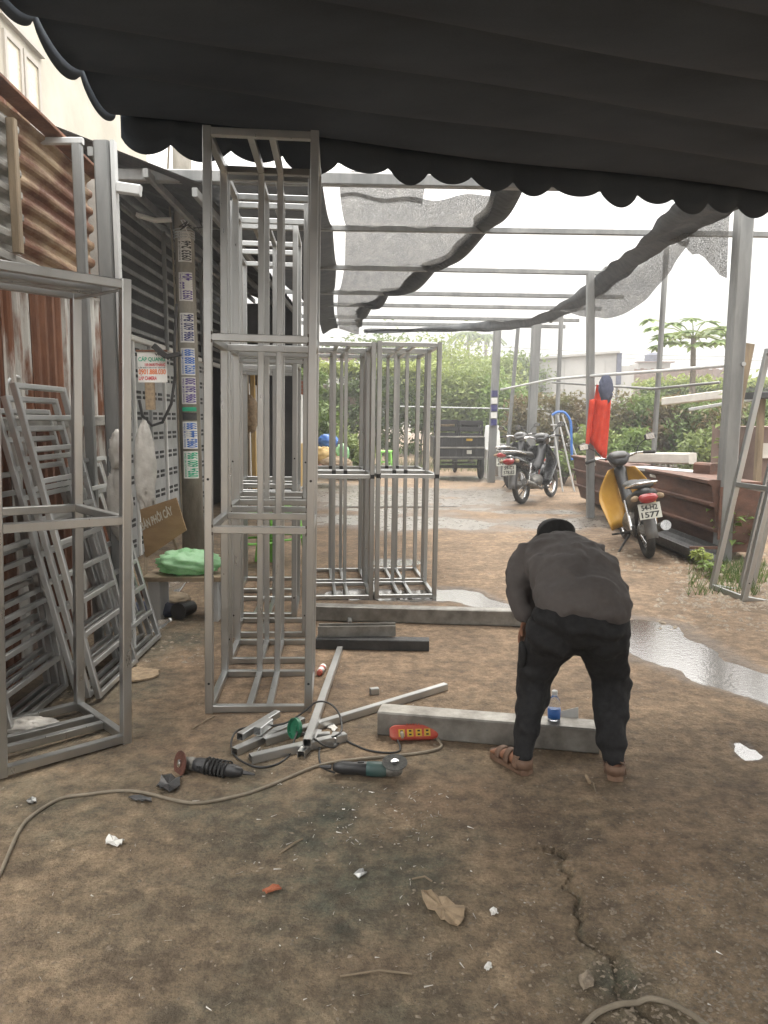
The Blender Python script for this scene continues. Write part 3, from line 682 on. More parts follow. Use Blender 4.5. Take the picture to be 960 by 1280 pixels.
# sign for internet cable, hung on the gate
sg = thing('cable_sign', 'small white sign reading CÁP QUANG hung on the grey gate', 'sign', (-2.75, 8.55, 2.2))
A_ = D(173, 478, 8.6); B_ = D(208, 440, 8.6); xd = Vector((1, 0, 0)); yd = Vector((0, 0, 1)); wS = B_.x - A_.x; hS = B_.z - A_.z
MB().box((A_.x + wS/2, 8.6, A_.z + hS/2), (wS, .012, hS)).build('panel', m_paper, sg)
MB().box((A_.x + wS/2, 8.595, B_.z + .012), (wS + .02, .03, .02)).build('frame_edge', m_rust, sg)
def sgt(t, fx, fy, fw, fh, ink): text(t, (A_.x + fx * wS, 8.594, A_.z + fy * hS), xd, yd, fw * wS, fh * hS, ink, sg)
sgt('WIFI', .60, .88, .36, .08, m_blackprint); sgt('CÁP QUANG', .03, .70, .92, .13, m_greenprint); sgt('100.000Đ/THÁNG', .25, .53, .70, .10, m_redprint)
sgt('0901.888.030', .03, .27, .93, .17, m_orangeprint); sgt('LẮP CAMERA', .03, .08, .62, .12, m_redprint); sgt('LẮP ĐẶT NHANH GIÁ RẺ', .03, .465, .92, .035, m_blackprint)
MB().bar((A_.x + .12, 8.62, A_.z - .30), (A_.x + .12, 8.62, A_.z), .10, .06).build('meter_box', m_cardboard, sg)
dc = [D(192, 432, 8.5), D(208, 446, 8.5), D(226, 442, 8.5)]
MB().bar(dc[0], dc[1], .06, .06).build('camera_housing', m_cable, sg); MB().bar(dc[1], dc[2], .05, .05).build('camera_arm', m_cable, sg)
cab = [D(x, y, 8.7) for x, y in [(221, 380), (218, 430), (219, 470), (214, 505), (203, 528), (190, 532), (178, 520), (174, 500)]]
tag(MB().tube(cab, .017, 6).build('drooping_cable', m_cable, loc=cab[4]), 'black cable drooping in a loop below the CÁP QUANG sign', 'cable')

# white bag hanging on the column, second sack below
def crumple(name, c, dims, material, label, cat, seed=0, parent=None, n=26, amp=.28, flat=None):
    r_ = np.random.default_rng(seed); V = []; Fc = []
    for i in range(n + 1):
        th = math.pi * i / n
        for j in range(n):
            ph = 2 * math.pi * j / n; d = Vector((math.sin(th) * math.cos(ph), math.sin(th) * math.sin(ph), math.cos(th)))
            u = float(vnoise(np.array([d.x * 2.6 + seed * 3 + 9 + d.z]), np.array([d.y * 2.6 + 5 - d.z * 2.2]), seed, 4)[0])
            ridge = 1 + amp * (1 - 2.2 * abs(u))
            p = Vector((d.x * dims[0], d.y * dims[1], d.z * dims[2])) * ridge
            if flat is not None and p.z < flat: p.z = flat
            V.append(Vector(c) + p)
    for i in range(n):
        for j in range(n): Fc.append((i*n+j, (i+1)*n+j, (i+1)*n+(j+1) % n, i*n+(j+1) % n))
    o = MB().add(V, Fc).build(name, material, parent, smooth=True, loc=None if parent else c)
    if not parent: tag(o, label, cat)
    return o
pb = D(148, 565, 5.0); crumple('hanging_bag', pb, (.05, .05, .12), m_clear_bag, 'small knotted white plastic bag hanging on the broad column', 'bag', 3)
pb = D(150, 625, 5.02); crumple('plastic_sack', pb, (.07, .05, .22), m_clear_bag, 'long grey plastic sack hanging below the knotted bag', 'sack', 4)
pb = D(182, 590, 8.4); crumple('gate_sack', pb, (.10, .06, .45), m_clear_bag, 'pale plastic sheet hanging in front of the gate below the sign', 'sheet', 5)

# bench with green bag, lettered board
bn = thing('low_bench', 'low dark bench under the light green plastic bag', 'bench', (-1.6, 6.2, 0))
p0 = G(190, 722, .36)
MB().box((-1.60, 6.12, .35), (.62, .34, .035)).build('seat', m_woodgrey, bn)
for sx in (-1, 1): MB().box((-1.60 + sx * .23, 6.12, .166), (.09, .26, .332)).build('leg', m_wallgrey, bn)
crumple('green_bag', (-1.58, 6.12, .455), (.20, .13, .085), m_green_bag, 'light green crumpled plastic bag lying on the low bench', 'bag', 6, amp=.42, flat=-.086)
lb = thing('lettered_board', 'tilted brown board with faded white lettering on a stake', 'sign', (-1.8, 6.45, 0))
bc = [D(175, 637, 6.4), D(220, 622, 6.4), D(233, 663, 6.4), D(182, 698, 6.4)]
MB().prism(bc, (0, 0, 0), (0, .02, 0)).build('panel', m_wood, lb)
xdir = (bc[1] - bc[0]); text('BÁN PHÔI CÂY', D(178, 663, 6.39), (D(221, 642, 6.39) - D(178, 665, 6.39)), (D(174, 640, 6.39) - D(180, 660, 6.39)), .30, .07, m_whiteprint, lb)
st0 = D(224, 668, 6.43); MB().bar(st0 + Vector((.05, 0, -.35)), st0 + Vector((-.12, 0, .18)), .03, .02).build('stake', m_woodgrey, lb)
MB().bar(D(182, 690, 6.43), G(195, 775) + Vector((-.12, .15, 0)), .03, .02).build('stake', m_woodgrey, lb)
# junk under and beside the bench
def bottle(name, pos, axis, ln, r, body, label, capm=m_white):
    t = thing(name, label, 'bottle', pos); q = Vector(axis).to_track_quat('Z', 'Y').to_matrix().to_4x4(); M_ = Matrix.Translation(pos) @ q
    MB().lathe([(r*.85, 0), (r, .01), (r, ln*.35), (r*.93, ln*.38), (r, ln*.42), (r, ln*.62), (r*.4, ln*.85), (r*.38, ln*.92)], 18, M_).build('body', body, t, smooth=True)
    MB().lathe([(r*.45, ln*.92), (r*.45, ln)], 14, M_).build('cap', capm, t); return t
bottle('plastic_jug', G(203, 752) + Vector((0, 0, .06)), (.6, .3, .35), .26, .06, m_clear, 'clear plastic jug lying under the low bench')
bottle('lying_bottle', G(186, 792) + Vector((0, 0, .035)), (.5, .8, .1), .22, .033, m_clear, 'clear bottle lying at the foot of the leaning ladders')
bk = thing('black_bucket', 'black paint bucket lying on its side under the bench', 'bucket', G(222, 775))
Mb = Matrix.Translation(G(228, 772) + Vector((.05, .1, .065))) @ Vector((-.3, -1, 0.05)).to_track_quat('Z', 'Y').to_matrix().to_4x4()
MB().lathe([(.0, 0), (.055, 0), (.066, .2), (.062, .2), (.052, .012), (.0, .012)], 20, Mb).build('shell', m_black, bk); MB().lathe([(.068, .19), (.068, .203), (.06, .203)], 20, Mb).build('rim', m_black, bk)
crumple('dark_rag', G(190, 770) + Vector((0, 0, .05)), (.16, .1, .06), m_bluecloth, 'dark rag heaped beside the black bucket', 'rag', 8, amp=.4, flat=-.05)
crumple('brown_rag', G(213, 760) + Vector((0, .1, .05)), (.12, .1, .05), m_woodgrey, 'brown crumpled rag lying behind the black bucket', 'rag', 9, amp=.4, flat=-.05)
crumple('orange_cloth', G(183, 748) + Vector((0, .1, .04)), (.08, .08, .06), m_rust, 'small rust coloured cloth beside the leaning ladders', 'cloth', 11, amp=.4, flat=-.05)
def flat_piece(name, pts, material, label, cat, th=.004, curl=.01):
    jr = random.Random(len(label)); fp = []
    for k, p in enumerate(pts):
        q = pts[(k + 1) % len(pts)]; p = Vector(p); q = Vector(q)
        fp += [p] + [p.lerp(q, s) + Vector((jr.uniform(-1, 1), jr.uniform(-1, 1), 0)) * (q - p).length * .11 for s in (.3, .65)]
    pts = fp; c = sum((Vector(p) for p in pts), Vector()) / len(pts); n = len(pts)
    top = [Vector((p[0], p[1], hz(p[0], p[1]) + .003 + curl * ((k * 37) % 5) / 5)) for k, p in enumerate(pts)]
    m = MB(); vs = [p + Vector((0, 0, th)) for p in top] + [Vector((c.x, c.y, hz(c.x, c.y) + .006 + th))] + top + [Vector((c.x, c.y, hz(c.x, c.y) + .006))]
    fs = []
    for k in range(n):
        q = (k + 1) % n; fs += [(k, q, n), (n + 1 + q, n + 1 + k, 2 * n + 1), (q, k, n + 1 + k, n + 1 + q)]
    return tag(m.add(vs, fs).build(name, material, loc=(c.x, c.y, 0)), label, cat)
flat_piece('plywood_scrap', [G(150, 850), G(172, 836), G(201, 840), G(196, 848), G(160, 856)], m_cardboard, 'torn brown scrap lying at the foot of the ladders', 'scrap', .01)
crumple('clear_bag', G(35, 915) + Vector((0, 0, .03)), (.13, .07, .03), m_clear_bag, 'grey plastic bag lying inside the foot of the left rack', 'bag', 12, amp=.4, flat=-.028)
hp = thing('coiled_hoop', 'pale round hoop hanging on the rusty wall above the ladders', 'hoop', D(10, 500, 4.7))
hc = D(12, 505, 4.68); MB().tube([hc + Vector((.02 * math.sin(a), .19 * math.cos(a), .19 * math.sin(a))) for a in np.linspace(0, 2*math.pi, 25)[:-1]], .010, 6, closed=True).build('ring', m_white, hp)
MB().tube([hc + Vector((.03 + .02 * math.sin(a), .165 * math.cos(a), .165 * math.sin(a))) for a in np.linspace(0, 2*math.pi, 25)[:-1]], .010, 6, closed=True).build('ring', m_post_light, hp)

# ================================================================== steel racks
def make_rack(label, w, d, h, levels, t=.045, double='back', centre_levels=None, welds=False, group='welded steel shelf racks', extra=()):
    """x across, y deep (open front at y = 0), standing on z = 0"""
    k = thing('steel_rack', label, 'rack', group=group)
    for x in (t/2, w - t/2):
        for y in (t/2, d - t/2): MB().bar((x, y, 0), (x, y, h), t, up=(0, 1, 0), ch=.08).build('post', m_steel, k)
    for z in levels:
        zc = min(max(z, t/2 + .003), h - t/2 - .003)
        for y in (t/2, d - t/2): MB().bar((t, y, zc), (w - t, y, zc), t - .004, ch=.08).build('crossbar', m_steel, k)
        for x in (t/2, w - t/2): MB().bar((x, t, zc), (x, d - t, zc), t - .004, ch=.08).build('side_rail', m_steel, k)
        if z in (levels[0], levels[-1]):
            for s in (-1, 1): MB().bar((w/2 + s * .055, t, zc), (w/2 + s * .055, d - t, zc), t - .008, ch=.08).build('centre_rail', m_steel, k)
    for s in (-1, 1): MB().bar((w/2 + s * .055, d - t/2, t), (w/2 + s * .055, d - t/2, h - t), t - .008, up=(0, 1, 0), ch=.08).build('upright', m_steel, k)
    for (z, hh) in extra: MB().bar((t, d - t - .004, z), (w - t, d - t - .004, z), .02, hh).build('plate', m_steel, k)
    for x in (t/2, w - t/2):
        for z in levels[1:-1]:
            for s in (-1, 1): MB().limb([(x + (t * .5 if x < w/2 else -t * .5), -.001, z + s * (t/2 - .001) - .006), (x + (t * .5 if x < w/2 else -t * .5), -.001, z + s * (t/2 - .001) + .006)], [.004, .004], 6).build('weld', m_bead, k)
    if welds:
        for x in (t/2, w - t/2, w/2 - .055, w/2 + .055): MB().box((x, -.001 if x in (t/2, w-t/2) else d - t - .001, levels[1]), (t * .9, .006, t * .9)).build('weld', m_weld, k)
    else:
        for x in (t/2, w - t/2):
            for z in (.17, h * .42): MB().lathe([(.007, -.001), (.007, .001)], 10, Matrix.Translation((x, -.0005, z)) @ Matrix.Rotation(R(90), 4, 'X')).build('bolt_hole', m_dark, k)
    return k
def place(o, x, y, rz, rx=0, ry=0, z=0): o.location = (x, y, z); o.rotation_euler = (rx, ry, rz); return o
TL = (0.02, 1.02, 2.03, 3.06)
tall = make_rack('tall three-level steel rack standing nearest the camera in the row', .585, .635, 3.07, TL, .043)
place(tall, -.982, 4.05, R(3.5), 0, R(1.3))
for (x, y, lab, sc) in [(-1.04, 4.90, 'tall steel rack second in the row, right behind the nearest one', .72), (-1.13, 5.52, 'tall steel rack third in the row, close before the one above the bench', .7),
                (-1.275, 6.09, 'tall steel rack fourth in the row, showing above the low bench', 1.0), (-1.37, 7.0, 'tall steel rack at the far end of the row', .9)]:
    c = copy_tree(tall); c['label'] = lab; place(c, x, y, R(3.5), 0, R(1.0)); c.scale = (.96, sc, 1.012)
low = make_rack('waist-high braced steel rack with two levels, cut by the left picture edge', .60, .63, 2.25, (.02, 1.12, 2.24), .045)
# its open side faces right; the edge from the near right corner to the far corner
fr = G(165, 928); ba = G(98, 885); fl = G(10, 978)
low['label'] = 'shoulder-high steel rack standing cornerwise in front of the ladders'
ang = math.atan2(ba.y - fr.y, ba.x - fr.x)
place(low, fr.x, fr.y, ang); low.rotation_euler = (Matrix.Rotation(R(2.2), 3, 'Y') @ Matrix.Rotation(ang, 3, 'Z')).to_euler()       # local x runs from the near right corner to the far corner, local y to the left
pair = make_rack('two-level steel rack, left one of the near pair behind the ground beam', .565, .60, 2.28, (.02, 1.11, 2.26), .04, welds=True)
place(pair, -.66, 6.72, R(6), 0, R(.8))
for (x, y, lab) in [(-.085, 6.76, 'two-level steel rack, right one of the near pair by the alley'), (-.74, 7.42, 'two-level steel rack behind the left one of the near pair'), (-.155, 7.46, 'two-level steel rack behind the right one of the near pair')]:
    c = copy_tree(pair); c['label'] = lab; place(c, x, y, R(6), 0, R(.8))
# rack leaning at the right edge
rk = make_rack('steel rack leaning to the right at the right picture edge', .75, .55, 2.3, (.02, 1.02, 2.28), .05)
b0 = G(893, 722); b1 = G(928, 752)
place(rk, b1.x, b1.y, R(8), 0, R(11))

# ================================================================== leaning ladder panels
def ladder(y0, y1, xb, xt, zt, nr, label, sec=.034, lean_y=0, mid=False):
    t = thing('ladder_panel', label, 'ladder panel', (xb, (y0+y1)/2, 0), group='welded ladder panels leaning on the shed')
    def P(y, s): return Vector((xb + (xt - xb) * s, y + lean_y * s, .02 + (zt - .02) * s))
    n = (Vector((zt, 0, xb - xt))).normalized()
    for y in ([y0, y1] + ([(y0+y1)/2] if mid else [])): MB().bar(P(y, 0), P(y, 1), sec, sec, up=n).build('rail', m_steel_new, t)
    for k in range(nr + 1):
        s = k / nr * .985 + .0075; MB().bar(P(y0 + sec/2, s), P(y1 - sec/2, s), sec * .9, sec * .9, up=n).build('rung', m_steel_new, t)
    return t
for k, lab in enumerate(['tall ladder panel leaning foremost against the rusty wall', 'ladder panel close behind the foremost tall one', 'rearmost ladder panel of the tall middle stack']):
    ladder(4.24 + .015 * k, 4.88 + .015 * k, -1.63 - .065 * k, -2.02 - .06 * k, 1.80 - .07 * k, 10, lab)
for k, lab in enumerate(['shorter ladder panel leaning next to the dark bench junk', 'short ladder panel behind the one beside the bench junk', 'ladder panel at the back of the right-hand stack']):
    ladder(4.93 + .02 * k, 5.48 + .02 * k, -1.65 - .065 * k, -2.0 - .055 * k, 1.34 - .05 * k, 7, lab)
for k, lab in enumerate(['low ladder panel at the left picture edge, foremost there', 'ladder panel behind the low one at the left edge', 'ladder panel hard against the wall at the left edge']):
    ladder(3.75 + .02 * k, 4.42 + .02 * k, -1.90 - .06 * k, -2.06 - .045 * k, 1.10 + .1 * k, 6, lab)

# ================================================================== beams and tubes lying on the ground
def beam(name, a, b, w, h, material, label, z=0, cat='beam', up=(0, 0, 1)):
    a = Vector(a); b = Vector(b); o = MB().bar(a + Vector((0, 0, h/2 + z)), b + Vector((0, 0, h/2 + z)), w, h, ch=.06, hollow=True, up=up).build(name, material, loc=(a + b) / 2)
    return tag(o, label, cat)
v0 = G(385, 776); beam('box_beam', (v0.x, v0.y + .06, 0), (1.35, 5.86, 0), .11, .122, m_steel_dull, 'long grey box beam lying in front of the near rack pair')
v0 = G(475, 920); v1 = G(753, 944); beam('box_beam', (v0.x, v0.y + .07, 0), (v1.x, v1.y + .07, 0), .13, .125, m_steel_dull, 'grey box beam lying behind the bending man\'s feet')
d0 = G(395, 812); d1 = G(537, 815)
beam('dark_tube', (d0.x, d0.y + .06, 0), (d1.x, d1.y + .06, 0), .10, .075, m_darksteel, 'short dark rectangular tube lying under the channel offcut')
tC = MB(); cz = .075
ca0 = Vector((d0.x + .01, d0.y + .10, cz)); cb0 = Vector((d0.x + .56, d0.y + .12, cz))
tC.prism([ca0 + Vector((0, -.045, .0)), ca0 + Vector((0, .045, .0)), ca0 + Vector((0, .045, .075)), ca0 + Vector((0, .035, .075)), ca0 + Vector((0, .035, .01)), ca0 + Vector((0, -.035, .01)), ca0 + Vector((0, -.035, .075)), ca0 + Vector((0, -.045, .075))], (0, 0, 0), cb0 - ca0)
tag(tC.build('channel_offcut', m_steel_dull, loc=ca0), 'light steel channel offcut lying on the short dark tube', 'channel')
ft = G(440, 778); tag(MB().bar((ft.x - .01, ft.y - .1, .02), (ft.x - .03, ft.y + .12, .02), .03, hollow=True).build('short_tube', m_steel_new, loc=(ft.x, ft.y, 0)), 'short thin tube end poking from behind the channel offcut', 'tube')
def tube_px(a, b, za, zb, label, s=.04, nm='square_tube', m_=None):
    a = G(*a) + Vector((0, 0, za + s/2)); b = G(*b) + Vector((0, 0, zb + s/2))
    return tag(MB().bar(a, b, s, hollow=True, ch=.08).build(nm, m_ or m_steel_new, loc=(a+b)/2), label, 'tube')
tube_px((425, 815), (384, 945), 0, .045, 'square tube pointing away across the tube pile')
tube_px((557, 862), (330, 932), .0, .0, 'longest square tube reaching right from the pile')
tube_px((432, 926), (313, 954), 0, 0, 'square tube at the front of the pile, open end left', .042)
tube_px((378, 905), (293, 945), .0, 0, 'square tube at the left side of the pile', .04)
tube_px((347, 905), (300, 935), .04, .04, 'short square tube lying on top at the left of the pile', .036)
tube_px((398, 920), (376, 948), .0, .0, 'short stub tube under the end of the pointing tube', .036)
tube_px((337, 918), (322, 930), .045, .045, 'small square offcut on top of the pile', .042, 'tube_offcut')
def offcut(px, py, d, rz, z, label):
    p = G(px, py); a = Vector((math.cos(rz), math.sin(rz), 0)) * d / 2
    return tag(MB().bar(p + Vector((0, 0, z + .02)) - a, p + Vector((0, 0, z + .02)) + a, .038, hollow=True).build('tube_offcut', m_steel_new, loc=p), label, 'offcut')
offcut(468, 868, .05, .3, 0, 'small square tube offcut lying alone above the long tube')
offcut(405, 925, .06, .1, 0, 'tube offcut beside the green grinder guard, left of two')
offcut(418, 928, .08, 1.4, 0, 'tube offcut beside the green grinder guard, right of two')
flat_piece('cut_tag', [G(409, 911), G(414, 906), G(422, 912), G(418, 917)], m_paper, 'small pale scrap on the tube pile', 'scrap', .003)

# ================================================================== tools
def grinder(label, base, fwd, disc_up, body_m, disc_m, name='angle_grinder'):
    """body lies along fwd from the tail (base) to the gear head"""
    t = thing(name, label, 'angle grinder', base); f = Vector(fwd).normalized(); up_ = Vector((0, 0, 1)); sd_ = f.cross(up_)
    b = Vector(base) + Vector((0, 0, .034))
    MB().limb([b, b + f * .03, b + f * .09, b + f * .14], [(.02, .022), (.028, .03), (.026, .028), (.031, .032)], 16, side=sd_).build('handle', m_black, t, smooth=True)
    MB().limb([b + f * .145, b + f * .16, b + f * .21, b + f * .225], [(.032, .033), (.033, .034), (.033, .034), (.031, .031)], 16, side=sd_).build('motor_housing', body_m, t, smooth=True)
    MB().limb([b + f * .235, b + f * .25, b + f * .285], [(.03, .028), (.032, .032), (.024, .026)], 14, side=sd_).build('gear_head', m_engine, t, smooth=True)
    c = b + f * .268; q = Vector(disc_up).normalized(); M_ = Matrix.Translation(c + q * .028) @ q.to_track_quat('Z', 'Y').to_matrix().to_4x4()
    MB().lathe([(.02, -.02), (.02, .012)], 14, M_).build('spindle', m_engine, t)
    dk = MB().lathe([(.012, .012), (.056, .012), (.057, .0145), (.056, .017), (.024, .016), (.012, .014)], 40, M_).build('disc', disc_m, t)
    MB().lathe([(.018, .017), (.018, .022), (.010, .024), (.010, .026)], 16, M_).build('flange_nut', m_chrome, dk)
    MB().tube([b - f * .02, b - f * .05, b - f * .075], [.011, .008, .005], 8).build('cord_sleeve', m_black, t)
    MB().bar(b + f * .10 + up_ * .029, b + f * .13 + up_ * .031, .012, .006).build('switch', m_darksteel, t)
    for k in range(4): MB().bar(b + f * (.165 + k * .012) - sd_ * .0335 + up_ * .012, b + f * (.165 + k * .012) - sd_ * .0335 - up_ * .012, .005, .004).build('vent', m_dark, t)
    return t
gb = G(420, 968); gh = G(505, 972)
grinder('teal and black angle grinder with grey disc facing up', gb, gh - gb, (0, -.25, 1), m_teal, m_abrasive)
g2b = G(300, 974); g2h = G(232, 962)
grinder('black angle grinder with worn brown disc standing upright', g2b, g2h - g2b, (-.75, -.62, .25), m_black, m_abrasive_red)
# its cord wound round the body
fw = (g2h - g2b).normalized(); cc = g2b + Vector((0, 0, .036)); coil = []
for k in range(90):
    a = k * .42; s = .06 + k * .0013; n_ = fw.cross(Vector((0, 0, 1))); coil.append(cc + fw * s + (n_ * math.cos(a) + Vector((0, 0, 1)) * math.sin(a)) * (.038 + .003 * math.sin(k * 1.7)))
tag(MB().tube(coil, .0045, 6).build('wound_cord', m_cable, loc=cc), 'black cord wound round the black angle grinder', 'cord')
# green blade guard
gg = thing('green_guard', 'dark green round grinder guard standing in the tube pile', 'guard', G(371, 925))
Mg = Matrix.Translation(G(371, 926) + Vector((0, 0, .065))) @ Vector((-.75, -.6, .25)).to_track_quat('Z', 'Y').to_matrix().to_4x4()
MB().lathe([(.012, 0), (.05, 0), (.052, .004), (.052, .022), (.049, .022), (.047, .006), (.012, .005)], 28, Mg).build('shell', m_green_dark, gg); MB().lathe([(.014, -.006), (.014, .012)], 14, Mg).build('collar', m_green_dark, gg)
# red extension block with four sockets
ps = thing('power_strip', 'red power strip with four yellow sockets against the box beam', 'power strip', G(516, 928))
pa = G(487, 926); pbb = G(548, 924); ax = (pbb - pa).normalized(); nrm = Vector((ax.y, -ax.x, 0)); nrm = (nrm + Vector((0, 0, .75))).normalized(); upv = nrm.cross(ax) * -1
upv = ax.cross(nrm) * 1.0
if upv.z < 0: upv = -upv
cen = (pa + pbb) / 2 + Vector((0, 0, .042)); lw = (pbb - pa).length
def psec(s, k): return [cen + ax * s + upv * (i * k) + nrm * (j * k) for i, j in [(-.036, -.02), (.030, -.02), (.036, -.012), (.036, .008), (.028, .018), (-.030, .018), (-.038, .010), (-.038, -.014)]]
MB().loft([psec(-lw/2, .55), psec(-lw/2 + .012, .85), psec(-lw/2 + .03, 1), psec(lw/2 - .03, 1), psec(lw/2 - .01, .8), psec(lw/2, .45)]).build('housing', m_red, ps)
for k in range(4):
    c = cen + ax * (-.065 + k * .043) + nrm * .0185 - upv * .008
    Mx = Matrix((ax, upv, nrm)).transposed()
    so = MB().box(c, (.031, .036, .004), Mx).build('socket', m_ochre, ps)
    for i in (-1, 1): MB().box(c + nrm * .0025 + upv * .009 * i, (.013, .008, .003), Mx).build('socket_hole', m_dark, so)
for k in range(6): MB().box(cen + ax * (-.035 + k * .015) + upv * .034 + nrm * .008, (.004, .008, .02), Matrix((ax, upv, nrm)).transposed()).build('rib', m_red, ps)
pg_ = cen + ax * -.066 + nrm * .03 - upv * .012
MB().limb([pg_, pg_ + nrm * .02 - upv * .012, pg_ + nrm * .028 - upv * .03], [.011, .010, .006], 10).build('plug', m_hose, ps)
# cables
def catmull(pts, n=8):
    pts = [Vector(p) for p in pts]; P = [pts[0]] + pts + [pts[-1]]; out = []
    for i in range(1, len(P) - 2):
        a, b, c, d = P[i-1:i+3]
        for k in range(n):
            t = k / n; out.append(.5 * ((2*b) + (c-a)*t + (2*a-5*b+4*c-d)*t*t + (3*b-a-3*c+d)*t**3))
    return out + [pts[-1]]
def cable(name, px, r, material, label, cat='cable'):
    pts = catmull([G(p[0], p[1], (p[2] if len(p) > 2 else 0) + r) for p in px])
    for q in pts:
        if q.y > 1.2: q.z += max(0, hz(q.x, q.y))
    return tag(MB().tube(pts, r, 8).build(name, material, loc=pts[0]), label, cat)
cable('floor_cable', [(-30, 1150), (0, 1092), (30, 1030), (72, 1000), (110, 993), (165, 989), (238, 1004), (290, 997), (335, 983), (400, 957), (470, 947), (520, 942), (548, 936), (551, 929), (543, 921)], .0072, m_hose, 'long grey brown cable curving across the floor from the left')
cable('grinder_cord', [(418, 966, .03), (402, 958), (399, 940), (405, 925), (420, 920, .05), (427, 912, .06), (424, 893, .10), (412, 880, .14), (396, 878, .15), (380, 890, .10), (355, 905, .06), (325, 908, .05), (298, 913, .04), (289, 930, .02), (296, 948), (320, 959), (345, 956), (362, 944), (368, 925, .04), (372, 915, .06)], .005, m_cable, 'black grinder cord arching over the tube pile')
cable('black_lead', [(378, 916, .06), (395, 925, .04), (405, 932, .02), (418, 934), (428, 925), (440, 930), (460, 938), (485, 941), (500, 938), (497, 925, .02)], .0048, m_cable, 'black lead running from the green guard to the power strip')
cable('corner_hose', [(725, 1290), (745, 1268), (775, 1256), (810, 1254), (845, 1264), (885, 1290)], .008, m_hose, 'grey hose curving through the lower right corner')
pl = thing('cable_plug', 'pale two-pin plug lying by the front open tube', 'plug', G(318, 947))
MB().limb([G(312, 950) + Vector((0, 0, .014)), G(320, 946) + Vector((0, 0, .016))], [.012, .016], 10).build('body', m_hose, pl, smooth=True)
for i in (0, 1): MB().bar(G(321 + i*3, 944 + i*3) + Vector((0, 0, .016)), G(325 + i*3, 939 + i*3) + Vector((0, 0, .02)), .004).build('pin', m_chrome, pl)

# red and white spray tube, water bottle, paper
rt = thing('silicone_tube', 'small red and clear plastic bottle lying by the near rack', 'bottle', G(402, 838))
q = (G(410, 826) - G(398, 846)).normalized(); Mr = Matrix.Translation(G(399, 846) + Vector((0, 0, .022))) @ q.to_track_quat('Z', 'Y').to_matrix().to_4x4()
MB().lathe([(.010, 0), (.018, .004), (.018, .03), (.016, .034)], 16, Mr).build('cap', m_red, rt)
MB().lathe([(.015, .035), (.022, .05), (.022, .13), (.012, .145), (.010, .15)], 16, Mr).build('body', m_white, rt, smooth=True)
MB().lathe([(.0226, .07), (.0226, .10)], 16, Mr).build('label_band', m_red, rt)
wp = D(692, 903, 3.66); wb_ = thing('water_bottle', 'water bottle with blue label standing on the near box beam', 'bottle', (wp.x, 3.655, .127))
Mw = Matrix.Translation((wp.x, 3.655, .127))
MB().lathe([(.026, 0), (.031, .006), (.031, .05), (.029, .055), (.031, .06), (.031, .085), (.026, .105), (.013, .12), (.012, .13)], 20, Mw).build('body', m_clear, wb_, smooth=True)
MB().lathe([(.0317, .012), (.0317, .058)], 20, Mw).build('paper_label', m_blue, wb_, smooth=True)
MB().lathe([(.0145, .127), (.0145, .147), (.012, .149)], 16, Mw).build('cap', m_white, wb_)
pp = [D(702, 904, 3.70), D(701, 889, 3.71), D(723, 884, 3.71), D(723, 905, 3.70)]
tag(MB().prism(pp, (0, 0, 0), (0, .002, 0)).build('paper_sheet', m_paper, loc=pp[0]), 'white card standing beside the water bottle on the beam', 'card')

# countable litter on the slab
flat_piece('cardboard_scrap', [G(528, 1114), G(548, 1124), G(580, 1137), G(576, 1160), G(556, 1157), G(535, 1138)], m_cardboard, 'torn brown paper scrap lying at mid floor', 'scrap', .003, .02)
flat_piece('paper_scrap', [G(132, 1052), G(140, 1048), G(156, 1054), G(150, 1060), G(134, 1059)], m_paper, 'crumpled white paper bit on the left of the floor', 'scrap', .004, .02)
flat_piece('brick_chip', [G(328, 1115), G(347, 1110), G(352, 1114), G(334, 1119)], m_brick, 'small orange chip lying left of the torn paper', 'chip', .008)
flat_piece('metal_tab', [G(442, 1094), G(452, 1088), G(459, 1093), G(449, 1101)], m_steel_new, 'small bright square metal tab on the stained patch', 'tab', .003)
flat_piece('metal_tab', [G(34, 1001), G(44, 999), G(46, 1005), G(36, 1007)], m_steel, 'small pale tab left beside the long cable', 'tab', .003)
flat_piece('flat_offcut', [G(195, 985), G(205, 972), G(228, 976), G(218, 993), G(202, 992)], m_darksteel, 'dark curled sheet offcut lying below the black grinder', 'offcut', .004, .03)
flat_piece('dark_strip', [G(160, 998), G(188, 1001), G(190, 1006), G(172, 1005)], m_darksteel, 'dark metal strip lying below the long cable', 'strip', .004, .02)
flat_piece('stone_chip', [G(724, 1228), G(738, 1224), G(742, 1236), G(730, 1241), G(725, 1236)], m_pebble, 'flat stone chip lying by the crack in the slab', 'stone', .02)
flat_piece('white_chip', [G(605, 1212), G(614, 1207), G(615, 1213), G(609, 1216)], m_paper, 'tiny white chip on the floor below the torn paper', 'chip', .006)
flat_piece('white_chip', [G(612, 1140), G(620, 1139), G(623, 1145), G(616, 1147)], m_paper, 'tiny white chip right of the torn paper', 'chip', .006)
for k, (a, b) in enumerate([((735, 975), (745, 992)), ((425, 1222), (515, 1219)), ((515, 1100), (540, 1103)), ((350, 1068), (378, 1050)), ((240, 912), (268, 896))]):
    lab = ['dry twig lying beside the right sandal', 'long dark twig near the bottom of the floor', 'short dark splinter above the torn paper', 'thin splinter on the dark stain', 'pale straw lying beside the foot of the near rack'][k]
    pa_, pb_ = G(*a), G(*b); mid_ = (pa_ + pb_) / 2 + Vector((.01, .01, .012))
    tag(MB().tube([pa_ + Vector((0, 0, .004)), mid_, pb_ + Vector((0, 0, .004))], .0035, 5).build('twig', m_woodgrey, loc=pa_), lab, 'twig')
